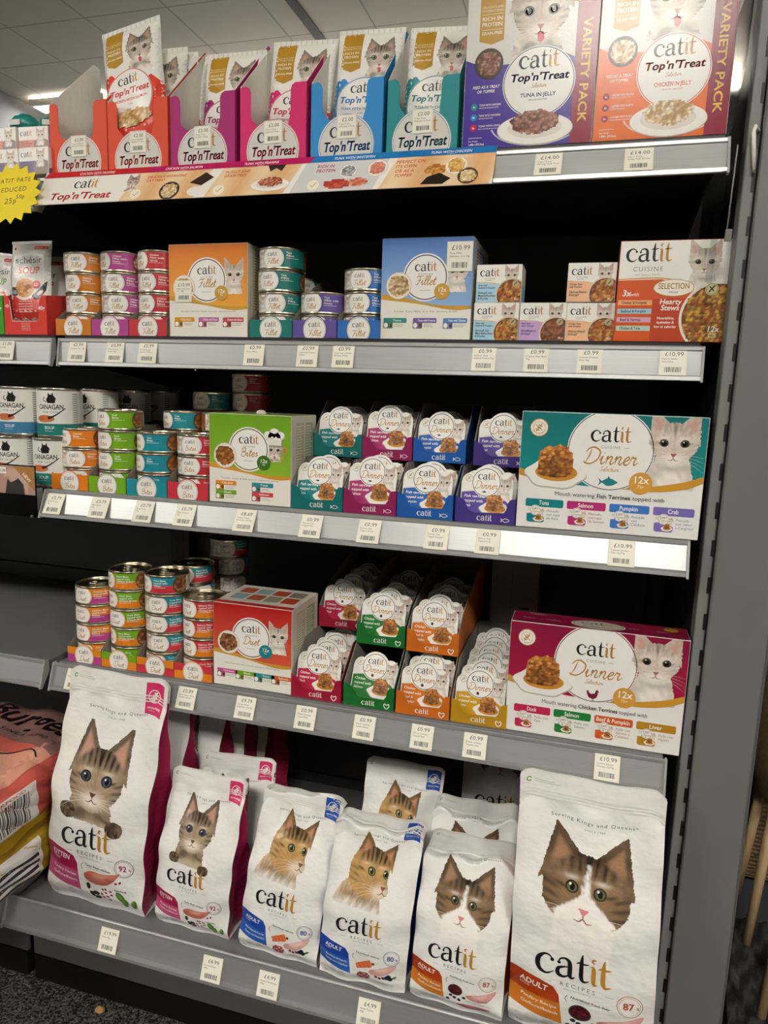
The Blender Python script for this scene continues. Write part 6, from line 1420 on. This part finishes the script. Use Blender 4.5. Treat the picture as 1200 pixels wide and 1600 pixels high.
# left bay, third shelf: tall soup tins
def soup_proto(band):
    t = thing('soup_tin', 'tin', 'tin', (0, 0, 0)); r, h = .0362, .0835
    m = MB(); m.lathe([(0, .001), (r*.9, .001), (r*.97, 0), (r*1.02, .0012), (r, .0035), (r, h-.0035), (r*1.02, h-.0015), (r*.99, h), (r*.95, h), (r*.93, h-.003), (0, h-.003)], 'cfcabd', n=40); m.build('tin_body', 'tin_metal', t)
    P = 2*math.pi*r; A = Art(clip=(-P/2, .005, P/2, h-.005)); A.rect(-P/2, 0, P/2, h, 'e9e6df', 0); A.rect(-P/2, 0, P/2, .024, band, 1)
    A.text('CANAGAN', -.002, .048, .0078, INK, 'C', 1, .9, L=2, fit=.043); A.text('FOR CATS', -.002, .0415, .0032, INK, 'C', 0, 1, .2, L=2); A.text('SOUP', -.013, .015, .0048, 'e8eeee', 'L', 1, L=2); greek(A, -.013, .0115, .02, .0014, 1, 'c9dada', 2)
    A.poly([(-.006, .058), (.006, .058), (.008, .066), (.004, .071), (.0035, .076), (.001, .072), (-.002, .072), (-.0045, .076), (-.005, .069), (-.008, .064)], INK, 2); A.stroke([(-.008, .060), (-.013, .063), (-.011, .068)], .0014, INK, L=2)
    A.ellipse(-.012, .032, .017, .006, 'b9825a', 20, L=2); A.ellipse(-.012, .0335, .014, .0045, 'c9683a', 20, L=3); A.stroke([(-.006, .033), (.006, .038), (.022, .050)], [.005, .0022, .0015], '1a1a1c', 4, L=4)
    for k in range(18): A.rect(.034, .008+.0038*k, .044, .0095+.0038*k, '8f8d89', 2)
    m = MB(); m.art(A, lambda u, v, o: ((r+.0002+o)*math.sin(u/r), -(r+.0002+o)*math.cos(u/r), v), 0, step=.006, dl=.00005); m.build('label', 'tin_label', t)
    return t
SOUP = {'blue': soup_proto('3f7ea6'), 'green': soup_proto('1f7a72')}; used = set()
for ci, (x, k) in enumerate(((-.588, 'blue'), (-.507, 'green'))):
    for ri, y in enumerate((.035, .120, .205, .290)):
        for li in range(2):
            lab = 'white soup tin with a %s band, %s, %s' % (k, ('lower' if li == 0 else 'upper'), ('nearest the shelf edge', 'second from the edge', 'third from the edge', 'at the dark back')[ri])
            loc = (x-(.012 if li == 0 else 0)-.012*0+(.010*ri if ci else 0), y, z3+.001+li*.0838); yaw = (.22, -.15, .3, -.3)[ri]+.1*li
            if k not in used: o = SOUP[k]; used.add(k); o['label'] = lab; o['group'] = 'soup tins in the left bay'; o.location = loc; o.rotation_euler = (0, 0, yaw)
            else: dup(SOUP[k], lab, loc, (0, 0, yaw), 'soup tins in the left bay')
# clear pocket with a picture card on the third rail
W, H = .072, .080; A = Art(clip=(0, 0, W, H)); A.rect(0, 0, W, H, 'b08a7c', 1); A.grect(0, 0, W, H*.35, ('c99a8c', 'c99a8c', '9a7468', '9a7468'), 2)
A.poly([(.012, .030), (.018, .058), (.024, .052), (.034, .056), (.040, .060), (.050, .050), (.052, .030), (.046, .022), (.018, .022)], '2c2726', 3); A.poly([(.010, .060), (.020, .075), (.050, .074), (.060, .05), (.058, .03), (.05, .05), (.036, .058), (.028, .052), (.020, .062)], 'c4a292', 2)
A.ellipse(.034, .016, .020, .006, 'd9c9bd', 20, L=4); A.ellipse(.034, .0175, .016, .004, '6d3a2c', 20, L=5); A.rect(0, .066, .016, .077, 'eeebe0', 4); A.text('£1.50', .001, .0695, .0042, INK, 'L', 1, L=5)
A.poly([(.030, H), (W, H-.040), (W, H)], 'a8743c', 4); A.text('NEW', .048, .0665, .0058, 'f3e6d8', 'L', 1, rot=-.75, L=5)
t = thing('card_pocket', 'clear pocket with a brown cat picture card, clipped on the left bay rail', 'sign', (-.5775, -.0345, 1.0435))
m = MB(); m.box(0, W, .0012, .0020, 0, H, 'c9b5a8'); m.art(A, lambda u, v, o: (u, .0012-o, v)); m.build('picture_card', 'paper', t)
m = MB(); m.box(-.002, W+.002, -.0012, -.0002, -.003, H*.42, 'ffffff'); m.box(-.002, W+.002, .0024, .0034, -.003, H+.002, 'ffffff'); m.build('pocket', 'clear_acrylic', t)
# second shelf: soup pouch trays
def soup_tray(x0, x1, col, dark, label):
    W = x1-x0; D = .17; t = thing('soup_tray', label, 'tray', ((x0+x1)/2, .052, z2), group='soup pouch trays in the left bay'); fh = .066
    m = MB(); prof = [(0, 0), (D, 0), (D, .085), (.0, fh)]; m.box(-W/2, W/2, 0, D, .0002, .001, dark); m.prism(prof, 'x', -W/2, -W/2+.001, dark); m.prism(prof, 'x', W/2-.001, W/2, dark); m.box(-W/2, W/2, D-.001, D, 0, .085, dark)
    A = Art(clip=(0, 0, D, .1)); A.poly(prof, col, 1); A.text('So', .085, .030, .022, mix(hx(dark), INK, .5), 'L', 1, L=2); m.art(A, RT(W/2)); m.build('tray_body', 'raw_card', t)
    P = [(-W/2, 0), (W/2, 0), (W/2, fh), (W/2-.008, fh), (W/2-.014, fh-.008), (W/2-.017, .026), (W/2-.022, .024), (-W/2+.022, .024), (-W/2+.017, .026), (-W/2+.012, fh-.008), (-W/2+.008, fh), (-W/2, fh)]
    A = Art(); A.stroke([(-W/2+.012, fh-.008), (-W/2+.016, .026), (-W/2+.022, .0235), (W/2-.020, .0235)], .0012, 'f0d8d0', 3, L=1); A.text('40g', W/2-.0165, .042, .0065, WHITE, 'L', 1, .8, L=1, fit=.013); A.text('40', -W/2+.002, .046, .0055, WHITE, 'L', 1, .8, L=1, fit=.008); greek(A, -.013, .019, .026, .0016, 5, 'f0d0c8', 1, al='C')
    m = MB(); m.prism(P, 'y', -.001, 0, col); m.art(A, lambda u, v, o: (u, -.001-o, v)); m.build('front_panel', 'coated_card', t)
soup_tray(-.6285, -.5405, 'd83a30', 'a3201c', 'red tray of soup pouches on the left bay second shelf')
soup_tray(-.7200, -.6310, '3f9a22', '2a6a18', 'green tray of soup pouches at the left edge of the second shelf')
def soup_pouch(label, loc, rot, col, group='soup pouches in the left bay trays'):
    t = thing('soup_pouch', label, 'pouch', loc, rot, group); W, H = .083, .130
    def P(u, v, s, off=0.): 
        e = min(1, max(0, min(u, 1-u)*9))**.5*min(1, max(0, min(v*9, (1-v)*6)))**.6; return ((u-.5)*W, s*(.007*e+off)+.0012*math.sin(8*v+5*u), v*H)
    A = Art(clip=(0, 0, W, H)); A.rect(0, 0, W, H, 'd9d5cf', 1); A.poly([(0, 0), (W, 0), (W, .30*H), (.6*W, .36*H), (.3*W, .32*H), (0, .30*H)], col, 2)
    A.text('sch\u00easir', .50*W, .735*H, .082*H, INK, 'C', 0, 1., .0, L=3, fit=.68*W); A.text('SOUP', .50*W, .60*H, .085*H, col, 'C', 1, .9, .04, .12, L=3, fit=.52*W)
    A.rrect(.62*W, .91*H, .95*W, .955*H, .02*H, 'c8352c', 3); greek(A, .65*W, .925*H, .26*W, .0018, 1, WHITE, 4); A.ellipse(.12*W, .93*H, .03*W, .02*H, 'c8352c', 10, L=3)
    A.ellipse(.42*W, .38*H, .27*W, .13*H, 'efe6d6', 30, L=4); A.ellipse(.43*W, .41*H, .23*W, .125*H, 'c9873f', 30, L=5); chunks(A, .43*W, .41*H, .15*W, .085*H, ('b8602c', 'd9944a', 'e0a860', 'a84f28'), .011, 16, 3, 6)
    A.poly([(.60*W, .30*H), (.80*W, .42*H), (.95*W, .50*H), (.93*W, .38*H), (.80*W, .27*H), (.68*W, .26*H)], '262224', 5); A.ellipse(.80*W, .345*H, .08*W, .025*H, 'd8b8b8', 12, rot=.6, L=6); A.ellipse(.70*W, .455*H, .095*W, .055*H, 'c8453c', 16, L=6); greek(A, .64*W, .465*H, .12*W, .002, 2, WHITE, 7); A.ellipse(.68*W, .32*H, .05*W, .016*H, '262224', 10, rot=-.4, L=5)
    A.rrect(.11*W, .31*H, .25*W, .42*H, .01*W, '2c2c30', 5); A.rect(.13*W, .33*H, .23*W, .38*H, '8a96a0', 6); A.stroke([(.02*W, .70*H), (.06*W, .60*H), (.03*W, .50*H), (.08*W, .44*H)], .012*W, '262224', L=4); greek(A, .2*W, .265*H, .5*W, .0026, 6, 'f0d8d0', 3, al='C')
    m = MB(); m.sheet(lambda u, v: P(u, v, -1), 12, 18, 'd9d5cf'); m.sheet(lambda u, v: P(u, v, 1), 12, 18, 'cfcbc4'); m.art(A, lambda u, v, o: P(u/W, v/H, -1, o+.0002), 0, step=.008, dl=.00007); m.build('pouch', 'pouch_film', t)
    m = MB(); m.box(-W/2, W/2, -.0006, .0006, H-.001, H+.004, 'c9c5be'); m.build('sealed_edge', 'pouch_film', t); return t
sp = soup_pouch('soup pouch standing at the front of the red tray', (-.5845, .063, z2+.026), (R(-5), 0, 0), 'cc3a30')
SPK = sp
for k in range(4): dup(sp, '%s soup pouch behind the front one in the red tray' % ['second', 'third', 'fourth', 'fifth'][k], (-.583+.001*k, .092+.026*k, z2+.006), (R(-6), 0, R(3-k)), 'soup pouches in the left bay trays')
sg = soup_pouch('soup pouch leaning at the front of the green tray', (-.674, .070, z2+.012), (R(-8), R(6), 0), '3f9a22')
dup(sg, 'soup pouch behind the leaning one in the green tray', (-.672, .110, z2+.006), (R(-6), R(-2), 0), 'soup pouches in the left bay trays')
m = MB(); m.prism([(-.040, 0), (.040, 0), (.040, .170), (.033, .178), (-.038, .181), (-.044, .176)], 'y', -.001, .001, 'ffffff'); tag(m.build('divider_card', 'green_acrylic', None, (-.575, .236, z2+.001)), 'dark green translucent card standing behind the red soup tray', 'divider')
# top shelf: small pate boxes, tubs and the yellow star
def pate(label, x, y, z, c, yaw=0.):
    W, H, D = .0560, .0405, .05; A = Art(clip=(.0005, .0005, W-.0005, H-.0005)); A.rect(0, 0, W, H, 'eeebe4', 1); A.rect(0, 0, W*.56, H*.50, c, 2); A.poly([(.5*W, 0), (W, 0), (W, .45*H), (.75*W, .6*H), (.52*W, .45*H)], '8d7a72', 3)
    logo(A, .27*W, .66*H, .105*W, 3, n=3); greek(A, .06*W, .42*H, .42*W, .0018, 4, INK, 3); A.L = 3; cat(A, 'silver', .74*W, .66*H, .135*W, 20, L=5, whisk=False)
    s = Art(clip=(.0005, .0005, D-.0005, H-.0005)); s.rect(0, 0, D, H, 'e6dfd8', 1); s.poly([(0, 0), (D, 0), (D, .6*H), (0, .2*H)], c, 2)
    return carton('pate_box', label, W, H, D, (x, y, z), A, s, boxtop(W, D, c), side='e6e2da', group='small pate boxes in the left bay', rot=yaw)
zz = z1+.0002
pate('lilac pate box, lowest and rightmost, beside the pouch trays', -.5115, .004, zz, '6d5a8c'); pate('lilac pate box second from the pouch trays, lower row', -.5690, .004, zz, '6d5a8c'); pate('lilac pate box third from the pouch trays, cut by the picture edge', -.6265, .004, zz, '6d5a8c')
pate('salmon pink pate box, rightmost of the upper row', -.5330, .030, zz+.0408, 'd9897c', .05); pate('salmon pink pate box, second of the upper row', -.5910, .026, zz+.0408, 'd9897c', -.03)
pate('salmon pink pate box lying behind, under the teal tubs', -.5115, .090, zz, 'd9897c'); pate('lilac pate box behind the lower row', -.5690, .090, zz, '6d5a8c'); pate('lilac pate box at the back of the second stack', -.5690, .090, zz+.0408, '6d5a8c')
for k, (x, y, z, lab) in enumerate(((-.568, .055, zz+.082, 'teal plastic tub on the pate boxes at the picture edge'), (-.520, .060, zz+.082, 'smaller teal plastic tub on the right pate box'))):
    t = thing('plastic_tub', lab, 'tub', (x, y, z), (0, 0, .3*k), 'teal tubs'); s = 1-.18*k
    m = MB(); m.lathe([(0, 0), (.020*s, 0), (.024*s, .003), (.0235*s, .014), (.018*s, .021*s), (.012*s, .0215*s), (.010*s, .026*s), (0, .027*s)], '1c8a80', n=24); m.build('tub', 'plastic', t)
    m = MB(); m.box(-.010*s, .010*s, -.0256*s, -.0246*s, .004, .012, 'dfe6e0'); m.build('label', 'paper', t)
P = []
for k in range(34):
    a = 2*math.pi*k/34; r = .0560 if k % 2 == 0 else .0455; P.append((r*math.cos(a)*1.02, r*math.sin(a)*.86))
A = Art(); ink = lin('2a2418')
def hand(s, x, y, h, tr=.16): A.text(s, x, y, h, ink, 'L', 0, 1.05, tr, .12, .03, L=1)
hand('CATIT PATE', -.0300, .0165, .0068); hand('REDUCED', -.0270, .0020, .0072); hand('~', -.034, -.0125, .006); hand('25p', -.010, -.0160, .0085); hand('50p', .0105, -.0085, .0062)
m = MB(); m.prism(P, 'y', 0, .0008, 'ecd300'); m.art(A, lambda u, v, o: (u, -o, v)); tag(m.build('star_sign', 'paper', None, (-.5255, -.0320, 1.5480), (R(-12), 0, 0)), 'yellow star shaped hand written price card at the left end of the top shelf', 'sign')

# ================================================================ right edge: toys in the next bay, floor crumb
t = thing('cat_stool', 'small brown pouf on pale wooden legs right of the grey post', 'cat stool', (.735, .26, .385))
m = MB(); m.lathe([(0, .22), (.035, .222), (.056, .24), (.066, .30), (.070, .36), (.064, .42), (.045, .455), (0, .465)], '6b5636', n=28); m.build('pouf', 'fibre', t)
for a, b in (((-.030, -.030, .235), (-.050, -.045, -.02)), ((-.036, .03, .235), (-.050, .06, .0)), ((.012, -.045, .24), (-.030, -.10, -.105)), ((.05, -.03, .24), (.035, -.07, -.105)), ((.04, .04, .235), (.055, .07, -.04))):
    MB().tube([a, b], .0078, 'b99c74', n=12).build('leg', 'wood', t)
A = Art(clip=(-.018, 0, .018, .055)); barcode(A, -.008, .006, .020, .012, INK, 14, 1, 3); greek(A, -.012, .03, .024, .003, 3, INK, 1); A.ring(-.006, .044, .003, .006, INK, 14, L=1); A.ring(.008, .044, .003, .006, INK, 14, 200, 340, L=1)
m = MB(); m.box(-.018, .018, 0, .0006, 0, .055, 'e9e7e1'); m.art(A, lambda u, v, o: (u, -o, v)); o = m.build('swing_tag', 'paper', t, (-.030, -.062, .235), (0, R(10), 0))
tag(MB().box(.615, 1.4, .02, .36, FLOOR+.002, .225, '161616', b=.002).build('base_shelf', 'wall_paint'), 'dark grey base shelf right of the grey post', 'shelf')
m = MB(); N = 26
m.sheet(lambda u, v: (.650+.02*v+.30*u, .04+.28*v, .235+.10*v*v+.004*math.sin(u*60)), 60, 24, lambda u, v: lin('0c0c0d') if math.sin(u*61+v*7)*math.sin(v*43+u*9) > -.1 else lin('3a3a3a')); m.sheet(lambda u, v: (.650+.02*v+.30*u, .046+.28*v, .229+.10*v*v), 20, 10, '121212')
tag(m.build('patterned_mat', 'fibre'), 'black flecked mat curving up behind the wooden legs', 'mat')
t = thing('scratching_mat', 'brown corrugated scratching mat behind the wooden legs at the right edge', 'mat', (.83, .365, .345))
m = MB(); m.sheet(lambda u, v: (-.125+.33*u, .04-.05*math.sin(v*2.2)+.0022*math.sin(v*190), .02+.30*v), 14, 200, '7a6345'); m.sheet(lambda u, v: (-.125+.33*u, .05-.05*math.sin(v*2.2), .02+.30*v), 6, 12, '6a5439'); m.build('corrugated_face', 'fibre', t)
m = MB(); m.tube([(-.125, .04-.05*math.sin(v*2.2), .02+.30*v) for v in [i/14 for i in range(15)]], .004, 'a08a68', n=8); m.build('bound_edge', 'fibre', t)
m = MB(); m.lathe([(0, 0), (.007, .0), (.0095, .003), (.006, .007), (0, .010)], 'a8854a', n=9, ky=.8); tag(m.build('food_crumb', 'fibre', None, (-.3730, -.0850, FLOOR+.0005)), 'tan crumb lying on the dark carpet below the base shelf', 'crumb')
